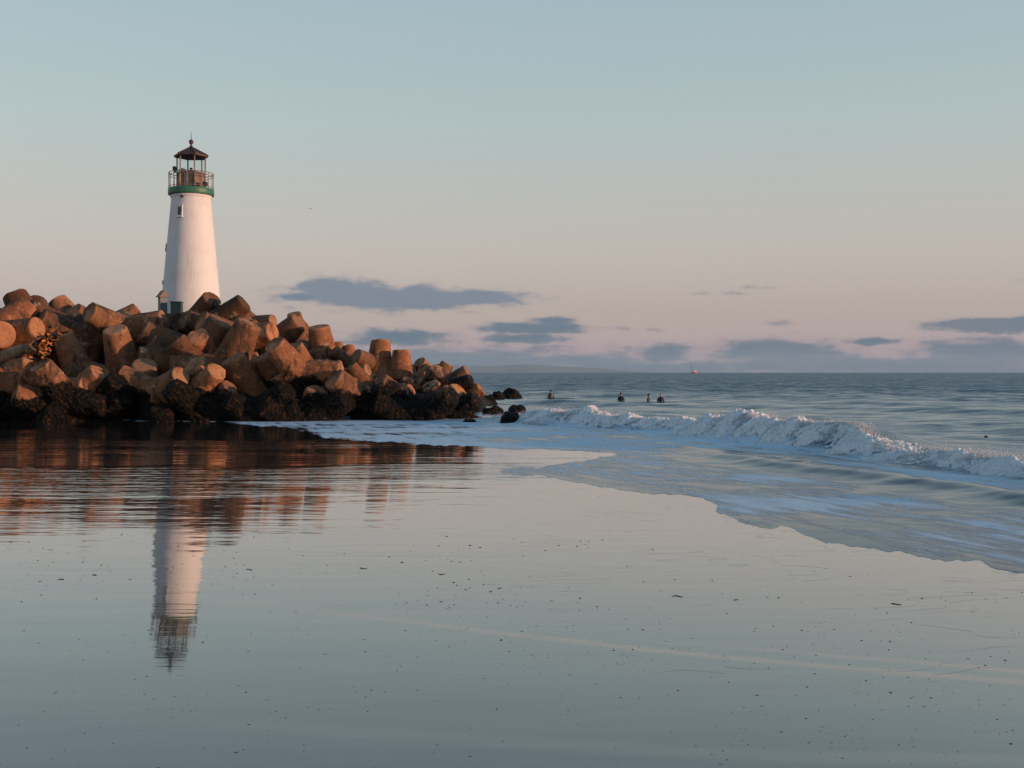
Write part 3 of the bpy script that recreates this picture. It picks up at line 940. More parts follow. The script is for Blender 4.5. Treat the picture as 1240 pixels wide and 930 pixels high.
POD_TABLE = [
    (17, 356, 30, 120, -6, 57, 'tall dark tetrapod leaning back, highest at the left end', (0, -10)),
    (33, 373, 25, 141, 42, 54, 'tetrapod with a mottled round leg end in front of the tall dark one', None),
    (106, 394, 29, 8, 4, 56, 'smooth brown tetrapod leg lying level behind the rusty kelp tangle', None),
    (68, 363, 24, 126, 0, 60, 'pale patched tetrapod stub on the skyline left of the kiosk', None),
    (2, 405, 36, 5, 55, 50, 'rounded tetrapod leg cut off by the left edge of the picture', None),
    (46, 397, 27, 12, 18, 51.5, 'pale tetrapod leg lit bright above the driftwood log', None),
    (40, 443, 30, 25, 12, 50, 'blunt tetrapod leg just below the driftwood log', None),
    (34, 464, 25, 5, 30, 48.8, 'small wedge of tetrapod below the blunt leg near the sand bar', None),
    (78, 450, 28, 160, 32, 51.5, 'tetrapod with a half shaded leg end left of the upright one', None),
    (139, 398, 29, 93, 27, 51, 'upright tetrapod with a round flat top facing the beach', (-20, 15)),
    (175, 441, 30, 76, 30, 49.6, 'short tetrapod stub with a flat top right of the upright one', None),
    (144, 452, 24, 150, 8, 48.9, 'tetrapod leg slanting up beneath the upright one', None),
    (122, 451, 29, 45, 6, 48.6, 'square ended tetrapod leg with algae spots pointing up and right', None),
    (105, 467, 22, 10, 22, 48.3, 'rounded pale tetrapod end at the edge of the black algae', None),
    (75, 405, 25, 112, 10, 52, 'plain tetrapod leg leaning beside the kelp tangle', None),
    (100, 412, 26, 75, 15, 54, 'shaded tetrapod below the level brown leg', None),
    (149, 389, 27, 27, 4, 54.5, 'sunlit tetrapod leg slanting up behind the upright one', None),
    (168, 376, 22, 38, -20, 60, 'rounded tetrapod back on the skyline nearest the kiosk', None),
    (104, 374, 24, 138, 22, 59, 'tetrapod with a black hollow end on the skyline', None),
    (130, 379, 16, 60, -20, 64, 'small far tetrapod hump on the skyline behind the black ended one', None),
    (200, 387, 25, 16, 6, 54.5, 'long tetrapod leg lying level with a sunlit end below the kiosk', None),
    (172, 401, 29, 150, 20, 52, 'shaded blue grey tetrapod right of the upright one', None),
    (212, 413, 27, 130, 10, 50.5, 'tetrapod with a dark slanting top and bright side', None),
    (234, 442, 31, 124, 38, 49.3, 'broad tetrapod with a grainy end low in the middle of the heap', None),
    (239, 407, 27, 98, 52, 50.6, 'tetrapod pointing its pale round end straight at the beach', None),
    (223, 386, 25, 145, 40, 53, 'tetrapod with a dull round end under the green cabinet', None),
    (268, 388, 31, 56, 10, 51.5, 'big smooth sunlit tetrapod leg slanting up below the dark one', None),
    (257, 361, 24, 50, 28, 56, 'black ended tetrapod standing out in front of the lighthouse', None),
    (296, 366, 24, 38, 4, 55.5, 'dark tetrapod leg with white stains right of the lighthouse', None),
    (302, 391, 31, 62, 8, 50.7, 'large tetrapod with a flared chipped top leaning right', None),
    (331, 402, 25, 10, 22, 53, 'tetrapod leg slanting down behind the flared chipped one', None),
    (331, 388, 15, 10, 28, 66, 'small far tetrapod end on the skyline right of the white stained one', None),
    (356, 380, 17, 95, 32, 63, 'small tetrapod with a hollow looking round top on the skyline', None),
    (363, 389, 25, 40, 14, 56.5, 'tetrapod with a curved shadow across it below the hollow topped one', None),
    (371, 391, 15, 42, -8, 60, 'narrow tetrapod end between the curved shadow and the tall smooth stub', None),
    (386, 395, 26, 96, 14, 55.5, 'tall smooth tetrapod stub standing by itself on the skyline right of the hollow topped one', None),
    (354, 419, 26, 110, 24, 51.3, 'tetrapod with a dark oval top and pitted bright side', None),
    (379, 424, 15, 115, 22, 55, 'small tetrapod stub tucked right of the dark oval top', None),
    (320, 430, 30, 117, 20, 49.7, 'tetrapod with a wide dark top below the flared chipped one', None),
    (335, 456, 21, 120, 14, 48.6, 'low tetrapod stub half covered in algae in the middle', None),
    (281, 434, 31, 117, 20, 49.4, 'tetrapod with a dark top and rust coloured broken edge', None),
    (414, 449, 25, 5, 6, 49, 'long tetrapod leg lying level above the black algae', None),
    (424, 443, 17, 125, 14, 50.5, 'small dark faced tetrapod wedge right of the long level leg', None),
    (431, 431, 19, 148, 42, 53, 'tetrapod with a round shaded end facing left', None),
    (461, 411, 23, 88, -6, 54, 'upright grainy tetrapod stump tallest on the right slope', None),
    (486, 424, 21, 90, -6, 53.5, 'upright grainy tetrapod stump next to the tallest one', None),
    (508, 438, 16, 118, 36, 55, 'small round tetrapod end behind the second stump', None),
    (512, 448, 18, 140, 45, 52, 'round tetrapod end below the small round one', None),
    (530, 448, 20, 62, 38, 51.5, 'tetrapod with a smooth sunlit face near the sea end', None),
    (542, 440, 16, 62, -4, 54, 'pointed tetrapod leg on the skyline near the sea end', None),
    (567, 449, 17, 36, 10, 51.5, 'outermost tall tetrapod at the sea end of the heap', None),
    (571, 460, 14, 20, 18, 50.3, 'small bright tetrapod tip below the outermost one', None),
    (492, 461, 17, 92, 38, 49.6, 'domed tetrapod end rising from the black algae', None),
    (403, 425, 15, 140, 20, 55, 'tetrapod with a small dark end behind the round shaded one', None),
    (407, 414, 15, 100, 0, 60, 'far rounded tetrapod below the tall smooth stub', None),
    (421, 418, 15, 100, -5, 59, 'far twin topped tetrapod left of the tallest stump', None),
    (391, 423, 17, 60, 12, 56, 'tetrapod hump under the tall smooth stub', None),
    (446, 448, 16, 20, 20, 51, 'low tetrapod leg at the foot of the tallest stump', None),
    (58, 455, 24, 60, 10, 51, 'deep shaded tetrapod between the blunt leg and the half shaded one', None),
    (195, 425, 26, 70, -5, 54, 'deep shaded tetrapod right of the flat topped stub', None),
    (258, 425, 22, 20, 20, 51.5, 'shaded tetrapod wedged left of the rust edged one', None),
    # the band blackened by algae along the waterline
    (6, 487, 30, 20, 35, 48.6, 'algae black tetrapod with a sunlit rim at the left edge', None),
    (-18, 470, 30, 30, 25, 49, 'algae black tetrapod at the very left above the sand bar', None),
    (128, 492, 26, -8, 14, 47.9, 'long algae black tetrapod leg lying behind the sand bar', None),
    (60, 480, 27, 165, 12, 48.8, 'algae black tetrapod behind the sand bar', None),
    (97, 479, 26, 35, 20, 48.9, 'algae black tetrapod under the rounded pale end', None),
    (150, 478, 27, 40, 25, 48.2, 'algae black tetrapod with a ragged bright rim below the slanting leg', None),
    (183, 476, 25, 172, 18, 48.6, 'algae black tetrapod below the short flat topped stub', None),
    (196, 494, 27, 80, 30, 47.6, 'rounded algae black tetrapod with sunlit shoulder at the waterline', None),
    (216, 466, 20, 110, 30, 48.6, 'half blackened tetrapod end left of the mussel ringed one', None),
    (236, 478, 22, 130, 45, 48, 'algae black tetrapod with a ring of mussels on its end', None),
    (262, 484, 26, 160, 14, 48, 'algae black tetrapod right of the mussel ringed one', None),
    (279, 467, 22, 50, 15, 48.5, 'half blackened tetrapod with an orange corner', None),
    (300, 488, 27, 15, 14, 47.9, 'algae black tetrapod below the rust edged one', None),
    (332, 478, 27, 150, 12, 48.2, 'algae black tetrapod below the low half covered stub', None),
    (362, 494, 25, 20, 16, 47.7, 'algae black tetrapod under the long level leg', None),
    (384, 472, 27, 70, 20, 48.2, 'tall algae black tetrapod with a bright chip under the level leg end', None),
    (412, 486, 27, 30, 10, 48, 'algae black tetrapod right of the tall black one', None),
    (436, 474, 27, 110, 30, 48.6, 'algae black tetrapod with speckled barnacles below the tallest stump', None),
    (452, 486, 28, 158, 14, 48.2, 'algae black tetrapod in the middle of the right waterline', None),
    (480, 472, 24, 130, 35, 49, 'algae black tetrapod left of the domed end', None),
    (500, 478, 28, 15, 14, 48.7, 'algae black tetrapod below the domed end', None),
    (521, 466, 24, 110, 25, 49.6, 'algae black tetrapod below the smooth sunlit face', None),
    (545, 488, 26, 10, 18, 48.6, 'algae black tetrapod at the waterline near the sea end', None),
    (556, 472, 25, 50, 20, 49.6, 'algae black tetrapod below the outermost tall one', None),
    (578, 484, 24, 30, 20, 49.2, 'last algae black tetrapod where the heap meets the waves', None),
    (583, 470, 17, 40, 10, 50.4, 'algae black tetrapod leg sticking out towards the open sea', None),
    (-30, 430, 32, 60, 20, 51, 'tetrapod cut by the left border behind the driftwood log', None),
    (-25, 385, 30, 100, 5, 55, 'tetrapod cut by the left border beside the tall dark one', None),
]
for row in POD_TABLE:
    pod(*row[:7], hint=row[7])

# ------------------------------------------------------------------ loose rocks in the wash
def rock(x, y, wpx, hpx, label, seed, Yd=None):
    gx, gy = gnd(x, y)
    if Yd:
        gy = Yd
        gx = (x - CX) * Yd / F
    bm = bmesh.new()
    bmesh.ops.create_icosphere(bm, subdivisions=4, radius=1)
    for v in bm.verts:
        q = v.co + Vector((seed * 5.1, 0, 0))
        f = 1 + .30 * mnoise.noise(q * 1.2) + .16 * mnoise.noise(q * 2.9) + .07 * mnoise.noise(q * 7) + .03 * mnoise.noise(q * 16)
        v.co *= f
        v.co.z = v.co.z * (1 if v.co.z > 0 else .4)
    k = gy / F
    bmesh.ops.transform(bm, matrix=Matrix.Diagonal((wpx * k / 2, wpx * k / 2 * .9, hpx * k * .95, 1)), verts=bm.verts)
    o = link('rock', bm_mesh('rock', bm, True), M_ROCK)
    o.location = (gx, gy, .0)
    return tag(o, label, 'rock', 'dark rocks in the wash off the sea end')


rock(620, 482, 25, 12, 'rounded black rock farthest out in the water beyond the heap', 1)
rock(603, 484, 17, 11, 'black rock between the heap and the farthest rock', 2)
rock(618, 513, 28, 14, 'peaked black rock nearest the beach in the wash', 3)
rock(626, 501, 22, 11, 'black rock just behind the peaked one in the foam', 4)
rock(597, 503, 22, 12, 'black rock against the sea end of the heap', 5)
rock(568, 512, 17, 5, 'low black rock barely showing above the foam', 6)
rock(590, 491, 22, 14, 'jagged black rock under the last tetrapod leg', 8)

# ------------------------------------------------------------------ driftwood log and kelp on the blocks
a, b = at(-14, 442, 48.4), at(38, 421, 48.2)
d = b - a
bm = bmesh.new()
nseg, nring = 18, 24
rings = []
for i in range(nring):
    f = i / (nring - 1)
    ctr = a + d * f + Vector((0, 0, .10 * math.sin(f * 3.1)))
    r = .30 * (1 - .3 * f) * (1 + .18 * mnoise.noise(Vector((f * 5, 1, 0))))
    if i in (0, nring - 1):
        r *= .72
    X1 = d.normalized().cross(Vector((0, 1, 0))).normalized()
    Y1 = d.normalized().cross(X1)
    rings.append([bm.verts.new(ctr + (X1 * math.cos(q) + Y1 * math.sin(q)) * r * (1 + .14 * mnoise.noise(Vector((math.cos(q) * 2, math.sin(q) * 2, f * 3)))))
                  for q in [2 * math.pi * j / nseg for j in range(nseg)]])
for A, B in zip(rings[:-1], rings[1:]):
    for j in range(nseg):
        bm.faces.new((A[j], A[(j + 1) % nseg], B[(j + 1) % nseg], B[j]))
bm.faces.new(rings[0][::-1])
bm.faces.new(rings[-1])
tag(link('driftwood_log', bm_mesh('driftwood_log', bm, True), M_WOOD), 'weathered driftwood log lodged among the tetrapods at left', 'log')

kc = at(53, 419, 47.8)
kelp = empty('kelp_tangle', kc)
tag(kelp, 'tangle of rust orange dried kelp caught on the tetrapods', 'kelp')
rr = random.Random(3)
for i in range(46):
    bm = bmesh.new()
    p0 = Vector((rr.gauss(0, .30), rr.gauss(0, .16) - .05, rr.gauss(0, .36)))
    p0.x += p0.z * .45
    dv = Vector((rr.gauss(0, 1), rr.gauss(0, .6), rr.gauss(0, .8))).normalized()
    wv = Vector((rr.gauss(0, 1), rr.gauss(0, 1), rr.gauss(0, 1))).normalized()
    wid = rr.uniform(.04, .12)
    prev = None
    pt = p0 - dv * .25
    for k in range(9):
        pt = pt + dv * .075
        dv = (dv + Vector((rr.gauss(0, .4), rr.gauss(0, .4), rr.gauss(0, .4)))).normalized()
        sd_ = (wv - dv * wv.dot(dv)).normalized() * wid * (1 - abs(k - 4) / 6)
        up = dv.cross(sd_).normalized() * .012
        cur = [bm.verts.new(pt + sd_ + up), bm.verts.new(pt - sd_ + up), bm.verts.new(pt - sd_ - up), bm.verts.new(pt + sd_ - up)]
        if prev:
            for q in range(4):
                bm.faces.new((prev[q], prev[(q + 1) % 4], cur[(q + 1) % 4], cur[q]))
        else:
            bm.faces.new(cur)
        prev = cur
    bm.faces.new(prev[::-1])
    link('frond', bm_mesh('frond', bm, True), M_KELP if i % 3 else M_KELPD, kelp)

# ------------------------------------------------------------------ lighthouse
LY = F / 17.2
PX = LY / F
base = at(231.5, 385, LY)
lh = empty('lighthouse', base)
tag(lh, 'white round lighthouse with green gallery band and dark pointed lantern roof', 'lighthouse')


def zl(y):
    return (385 - y) * PX


def lpart(name, bm, m_, parent=None, sm=False):
    return link(name, bm_mesh(name, bm, sm), m_, parent or lh)


bm = bmesh.new()
add_lathe(bm, [(0, -1.5), (2.22, -1.5), (2.14, 0), (1.95, zl(356)), (1.69, zl(305)), (1.345, zl(239.5)), (1.345, zl(237)), (0, zl(237))], 64)
o = lpart('tower_wall', bm, M_WHITE, sm=True)
o.data.set_sharp_from_angle(angle=R(35))
bm = bmesh.new()
RG = 27 * PX
add_lathe(bm, [(0, zl(237.2)), (RG - .10, zl(237.2)), (RG - .02, zl(236.9)), (RG, zl(236.4)), (RG, zl(230)), (RG - .03, zl(229.2)), (0, zl(229.2))], 64)
o = lpart('gallery_band', bm, M_GREEN, sm=True)
o.data.set_sharp_from_angle(angle=R(35))
bm = bmesh.new()
add_lathe(bm, [(1.33, zl(241)), (1.40, zl(240.0)), (1.42, zl(237.5)), (1.33, zl(237.4))], 64)
lpart('cornice', bm, M_WHITE, sm=True)
FACE = math.atan2(-base.x, base.y)                 # the way the tower sees the beach
HEX0 = R(13) + FACE
RW = 17.2 * PX
hexv = [(RW * math.sin(HEX0 + k * math.pi / 3), -RW * math.cos(HEX0 + k * math.pi / 3)) for k in range(6)]
for k in range(6):
    (x0, y0), (x1, y1) = hexv[k], hexv[(k + 1) % 6]
    mid = Vector(((x0 + x1) / 2, (y0 + y1) / 2, (zl(229) + zl(211)) / 2))
    ang = math.atan2(y1 - y0, x1 - x0)
    Lw = math.hypot(x1 - x0, y1 - y0)
    bm = bmesh.new()
    add_box(bm, mid * .965 + Vector((0, 0, mid.z * .035)), (Lw * .95, .05, zl(211) - zl(229)), Matrix.Rotation(ang, 4, 'Z'))
    lpart('wall_panel', bm, M_PANEL)
    bm = bmesh.new()
    add_tube(bm, (x0, y0, zl(229.2)), (x0, y0, zl(190.5)), .05, seg=8)
    lpart('lantern_post', bm, M_RAIL, sm=True)
    bm = bmesh.new()
    zm = (zl(211.5) + zl(191)) / 2
    add_box(bm, Vector((mid.x * .97, mid.y * .97, zm)), (Lw * .92, .012, zl(191) - zl(211.5)), Matrix.Rotation(ang, 4, 'Z'))
    lpart('glass_pane', bm, M_GLASS)
bm = bmesh.new()
# dark doorway in the lantern wall, facing the beach
(x0, y0), (x1, y1) = hexv[5], hexv[0]
ang = math.atan2(y1 - y0, x1 - x0)
add_box(bm, Vector((x0 + (x1 - x0) * .42, y0 + (y1 - y0) * .42, (zl(228) + zl(212.5)) / 2)), (.30, .04, zl(212.5) - zl(228)), Matrix.Rotation(ang, 4, 'Z'))
lpart('lantern_door', bm, M_GREY)
bm = bmesh.new()
add_lathe(bm, [(0, zl(209.5)), (RW * 1.02, zl(209.5)), (RW * 1.06, zl(210.2)), (RW * 1.06, zl(211.4)), (RW * 1.0, zl(211.6)), (0, zl(211.6))], 6, HEX0)
lpart('lantern_sill', bm, M_PANEL)
bm = bmesh.new()
RR = 21 * PX
add_lathe(bm, [(0, zl(191.2)), (RR * .9, zl(191.0)), (RR, zl(190.4)), (RR, zl(188.6)), (RR * .62, zl(184.6)), (RR * .30, zl(181)), (.10, zl(178.4)), (.10, zl(178)), (0, zl(178))], 6, HEX0)
roof = lpart('roof', bm, M_COPPER)
for k in range(6):
    bm = bmesh.new()
    an = HEX0 + k * math.pi / 3
    add_tube(bm, (RR * math.sin(an), -RR * math.cos(an), zl(188.4)), (.1 * math.sin(an), -.1 * math.cos(an), zl(178.2)), .03, seg=6)
    lpart('roof_rib', bm, M_COPPER, roof)
bm = bmesh.new()
add_lathe(bm, [(0, zl(179)), (.13, zl(179)), (.14, zl(177.6)), (.07, zl(176.6)), (.07, zl(174.6)), (.12, zl(174)), (.15, zl(172.6)), (.16, zl(171.5)), (.14, zl(170.2)),
               (.08, zl(169.3)), (.025, zl(168.9)), (.012, zl(160)), (0, zl(160))], 20)
lpart('finial', bm, M_COPPER, roof, sm=True)
nP = 18
for k in range(nP):
    an = 2 * math.pi * k / nP + .1
    bm = bmesh.new()
    add_tube(bm, ((RG - .06) * math.sin(an), -(RG - .06) * math.cos(an), zl(229.4)), ((RG - .06) * math.sin(an), -(RG - .06) * math.cos(an), zl(210.4)), .024, seg=6)
    lpart('railing_post', bm, M_RAIL, sm=True)
for yy, rr_ in ((210.4, .028), (213.5, .02), (227.2, .022)):
    bm = bmesh.new()
    pr = [((RG - .06) + rr_ * math.cos(q), zl(yy) + rr_ * math.sin(q)) for q in [2 * math.pi * j / 8 for j in range(9)]]
    add_lathe(bm, pr, 48)
    lpart('handrail', bm, M_RAIL, sm=True)


def lbox(name, x, y, wpx, hpx, dep, yoff, m_, bev=.02, parent=None):
    bm = bmesh.new()
    add_box(bm, Vector(((x - 231.5) * PX, yoff, zl(y))), (wpx * PX, dep, hpx * PX))
    bmesh.ops.bevel(bm, geom=list(bm.edges), offset=bev, segments=2, affect='EDGES', profile=.5)
    return lpart(name, bm, m_, parent)


lbox('signal_horn', 214.5, 205.6, 4.6, 4.6, .3, -.55, M_DARK, .06)
lbox('horn_bracket', 214.8, 209, 2.4, 3, .12, -.55, M_DARK, .02)
lbox('equipment_case', 251.5, 225, 6, 5.5, .35, -.75, M_DARK, .07)
bm = bmesh.new()
bmesh.ops.create_uvsphere(bm, u_segments=20, v_segments=12, radius=.30)
bmesh.ops.transform(bm, matrix=Matrix.Translation(((221 - 231.5) * PX, 0, zl(208.6))), verts=bm.verts)
lpart('radar_dome', bm, M_CREAM, sm=True)
bm = bmesh.new()
add_lathe(bm, [(0, zl(211)), (.10, zl(211)), (.06, zl(208.6)), (.13, zl(207.6)), (.15, zl(206.4)), (.07, zl(205.6)), (.09, zl(204.4)), (.12, zl(203.6)), (0, zl(203))], 16)
lpart('beacon', bm, M_DARK, sm=True)
# window on the tower, low lamp box on its shaded side
an = math.asin(-12.5 / 24.4) + FACE
rw = 24.55 * PX
wm = Matrix.Rotation(an, 4, 'Z')


def tower_box(name, y, wm_, hm_, dep, out, m_, parent=None, ang=an, rad=rw, lean=0.10, dxm=0, dzm=0):
    bm = bmesh.new()
    rot = Matrix.Rotation(ang, 4, 'Z') @ Matrix.Rotation(-lean, 4, 'X')
    add_box(bm, Vector((rad + out, 0, 0)) * 0 + Vector((0, 0, 0)), (wm_, dep, hm_))
    M = Matrix.Translation((rad * math.sin(ang), -rad * math.cos(ang), zl(y))) @ rot @ Matrix.Translation((dxm, -out, dzm))
    bmesh.ops.transform(bm, matrix=M, verts=bm.verts)
    return lpart(name, bm, m_, parent)


win = tower_box('window', 259, .40, .76, .16, 0, M_WHITE)
tower_box('frame', 259, .50, .07, .22, .03, M_WHITE, win, dzm=-.41)
tower_box('frame', 259, .46, .05, .20, .03, M_WHITE, win, dzm=.40)
tower_box('pane', 259, .24, .58, .05, .075, M_PANE, win)
tower_box('wall_lamp', 301, .10, .55, .10, .02, M_GREY, ang=R(-86) + FACE, rad=28.6 * PX)
tower_box('wall_lamp', 343, .08, .30, .09, .02, M_GREY, ang=R(-84) + FACE, rad=32.4 * PX)
tower_box('bracket', 241.5, .16, .14, .2, .05, M_DARK, ang=math.asin(-10.5 / 24) + FACE, rad=23.5 * PX)

# concrete deck behind the blocks, for the lighthouse and its boxes
bm = bmesh.new()
add_box(bm, Vector((base.x - 14, LY + 1, base.z - 1.1)), (34, 9, 2.2))
bmesh.ops.bevel(bm, geom=list(bm.edges), offset=.08, segments=2, affect='EDGES')
tag(link('jetty_deck', bm_mesh('jetty_deck', bm), plain('deck_concrete', (.30, .25, .20), .9)), kind='structure')

KY = 75.0
k0 = at(197, 380, KY)
kio = empty('kiosk', k0)
tag(kio, 'small kiosk with shade painted in grey and a gabled roof at the foot of the lighthouse', 'kiosk')
kx = KY / F
bm = bmesh.new()
add_box(bm, Vector((0, 0, 5 * kx)), (8.6 * kx, 8.6 * kx, 32 * kx))
o = link('post_body', bm_mesh('post_body', bm), M_GREY, kio)  # the shade on its face is put into the paint colour
o.rotation_euler = (0, 0, R(35))
bm = bmesh.new()
hw, dp, z0, z1 = 6.6 * kx, 6.5 * kx, 20 * kx, 28.5 * kx
vs = [bm.verts.new(q) for q in ((-hw, -dp, z0), (hw, -dp, z0), (0, -dp, z1), (-hw, dp, z0), (hw, dp, z0), (0, dp, z1))]
for f in ((0, 1, 2), (5, 4, 3), (0, 3, 4, 1), (1, 4, 5, 2), (3, 0, 2, 5)):
    bm.faces.new([vs[i] for i in f])
o = link('gable_roof', bm_mesh('gable_roof', bm), M_BRONZE_ROOF, kio)
o.rotation_euler = (0, 0, R(38))
c0 = at(214, 380, 74.6)
cab = empty('utility_cabinet', c0)
tag(cab, 'dark green metal cabinet before the lighthouse base', 'cabinet')
bm = bmesh.new()
add_box(bm, Vector((0, 0, .25)), (12.5 * kx, .5, 1.0))
bmesh.ops.bevel(bm, geom=list(bm.edges), offset=.02, segments=2, affect='EDGES')
link('cabinet_body', bm_mesh('cabinet_body', bm), M_DKGREEN, cab)
bm = bmesh.new()
add_box(bm, Vector((0, -.02, .785)), (13.6 * kx, .6, .06))
link('cabinet_lid', bm_mesh('cabinet_lid', bm), M_DKGREEN, cab)

# ------------------------------------------------------------------ surfers waiting behind the break
def surfer(x, ywl, turn, lean, label, hair, Yd=None):
    gx, gy = gnd(x, ywl)
    gy = Yd or gy
    gx = (x - CX) * gy / F
    zw = EYE - (ywl - HZ) * gy / F
    root = empty('person', (gx, gy, zw - .07), R(turn))
    root.scale = (.92, .92, .92)
    tag(root, label, 'person', 'surfers waiting in the water behind the break')
    V = [(0, 0, -.18), (0, .01, .02), (0, .02, .22), (lean * .3, .0, .36), (lean * .4, -.01, .45), (lean * .5, -.03, .55), (lean * .5, -.04, .645),
         (.17, .02, .34), (.25, .0, .12), (.20, -.17, -.08), (.16, -.25, -.14),
         (-.17, .02, .34), (-.25, .0, .12), (-.20, -.17, -.08), (-.16, -.25, -.14),
         (.12, -.02, -.22), (.24, -.38, -.30), (.26, -.40, -.66), (.26, -.48, -.72),
         (-.12, -.02, -.22), (-.24, -.38, -.30), (-.26, -.40, -.66), (-.26, -.48, -.72)]
    Rd = [.15, .135, .15, .115, .058, .085, .075, .07, .052, .040, .03, .07, .052, .040, .03, .085, .068, .05, .03, .085, .068, .05, .03]
    Ed = [(0, 1), (1, 2), (2, 3), (3, 4), (4, 5), (5, 6), (3, 7), (7, 8), (8, 9), (9, 10), (3, 11), (11, 12), (12, 13), (13, 14),
          (0, 15), (15, 16), (16, 17), (17, 18), (0, 19), (19, 20), (20, 21), (21, 22)]
    me = bpy.data.meshes.new('body')
    me.from_pydata(V, Ed, [])
    o = bpy.data.objects.new('tmp', me)
    col.objects.link(o)
    bpy.context.view_layer.objects.active = o
    o.modifiers.new('s', 'SKIN')
    for i, sv in enumerate(me.skin_vertices[0].data):
        k = (1.25, .85) if i in (0, 1, 2, 3) else (1, 1)
        sv.radius = (Rd[i] * k[0], Rd[i] * k[1])
        sv.use_root = i == 0
    sb = o.modifiers.new('u', 'SUBSURF')
    sb.levels = 2
    sb.render_levels = 2
    out = bpy.data.meshes.new_from_object(o.evaluated_get(bpy.context.evaluated_depsgraph_get()))
    bpy.data.objects.remove(o)
    out.name = 'body'
    out.materials.clear()
    out.materials.append(M_SUIT)
    out.materials.append(M_SKIN)
    for pl in out.polygons:
        pl.use_smooth = True
        pl.material_index = 1 if pl.center.z > .475 else 0
    link('body', out, [], root)
    bm = bmesh.new()
    bmesh.ops.create_uvsphere(bm, u_segments=18, v_segments=12, radius=1)
    for v in bm.verts:
        v.co = Vector((v.co.x * .094 + lean * .5, v.co.y * .108 - .015, v.co.z * .115 + .615))
        if v.co.z < .58 and v.co.y < .0:
            v.co.y = max(v.co.y, -.03)
    link('hair', bm_mesh('hair', bm, True), hair, root)
    return root


def board(x, ywl, Yd, turn, length, label):
    zw = EYE - (ywl - HZ) * Yd / F
    bm = bmesh.new()
    add_lathe(bm, [(0, -1), (.35, -.85), (.72, -.5), (.95, -.1), (1, .2), (.82, .6), (.45, .88), (.12, .99), (0, 1)], 16)
    bmesh.ops.transform(bm, matrix=Matrix.Rotation(R(turn), 4, 'Z') @ Matrix.Rotation(R(90), 4, 'Y') @ Matrix.Diagonal((.045, .27, length / 2, 1)), verts=bm.verts)
    o = link('surfboard', bm_mesh('surfboard', bm, True), M_BOARD)
    o.location = ((x - CX) * Yd / F, Yd, zw + .0)
    return tag(o, label, 'surfboard', 'surfboards under the waiting surfers')


surfer(667, 482, 20, .05, 'surfer with dark hair sitting alone nearest the breakwater', M_HAIR, 78)
surfer(752, 485.5, -15, .0, 'surfer in a black wetsuit sitting upright left of the close pair', M_HAIR, 78)
surfer(785.5, 487, 75, -.06, 'slim surfer turned sideways in the close pair', M_HAIR, 77)
surfer(800, 486.5, -10, .03, 'surfer with fair hair at the right of the close pair', M_FAIR, 78)
board(677, 482.3, 78, 4, 2.4, 'low dark surfboard under the surfer nearest the breakwater')
board(778, 487.2, 77, -3, 2.0, 'dark surfboard poking out left of the sideways surfer')
board(809, 487.0, 78, 5, 2.0, 'dark surfboard reaching right of the fair haired surfer')

# ------------------------------------------------------------------ ship on the horizon, gull, floating kelp
SY = 2400.0
s0 = at(841, 451, SY)
ship = empty('fishing_boat', (s0.x, SY, 0))
tag(ship, 'tiny red and white fishing boat with two tall masts on the horizon', 'boat')
k = SY / F
bm = bmesh.new()
hl = [(-4.2, 0), (-3.6, 1), (0, 1.25), (2.4, 1.05), (4.4, 0)]
lo = [bm.verts.new((x * k * .85, -y * k * .8, -.4)) for x, y in hl] + [bm.verts.new((x * k * .85, y * k * .8, -.4)) for x, y in hl[-2:0:-1]]
hi = [bm.verts.new((x * k, -y * k, 1.5 * k)) for x, y in hl] + [bm.verts.new((x * k, y * k, 1.5 * k)) for x, y in hl[-2:0:-1]]
nn = len(lo)
for i in range(nn):
    bm.faces.new((lo[i], lo[(i + 1) % nn], hi[(i + 1) % nn], hi[i]))
bm.faces.new(hi)
bm.faces.new(lo[::-1])
link('hull', bm_mesh('hull', bm), M_RED, ship)
bm = bmesh.new()
add_box(bm, Vector((.8 * k, 0, 2.6 * k)), (3.4 * k, 1.6 * k, 2.2 * k))
bmesh.ops.bevel(bm, geom=list(bm.edges), offset=.3, segments=2, affect='EDGES')
link('wheelhouse', bm_mesh('wheelhouse', bm), M_SHIPW, ship)
bm = bmesh.new()
add_box(bm, Vector((.9 * k, 0, 3.9 * k)), (1.6 * k, 1.1 * k, .6 * k))
link('wheelhouse_roof', bm_mesh('wheelhouse_roof', bm), M_RED, ship)
for mx, mh in ((-5.0, 13.5), (-2.4, 10.5)):
    bm = bmesh.new()
    add_tube(bm, (mx * k * .8, 0, .5), (mx * k, 0, mh * k), .32, .18, 8)
    link('mast', bm_mesh('mast', bm, True), M_COPPER, ship)

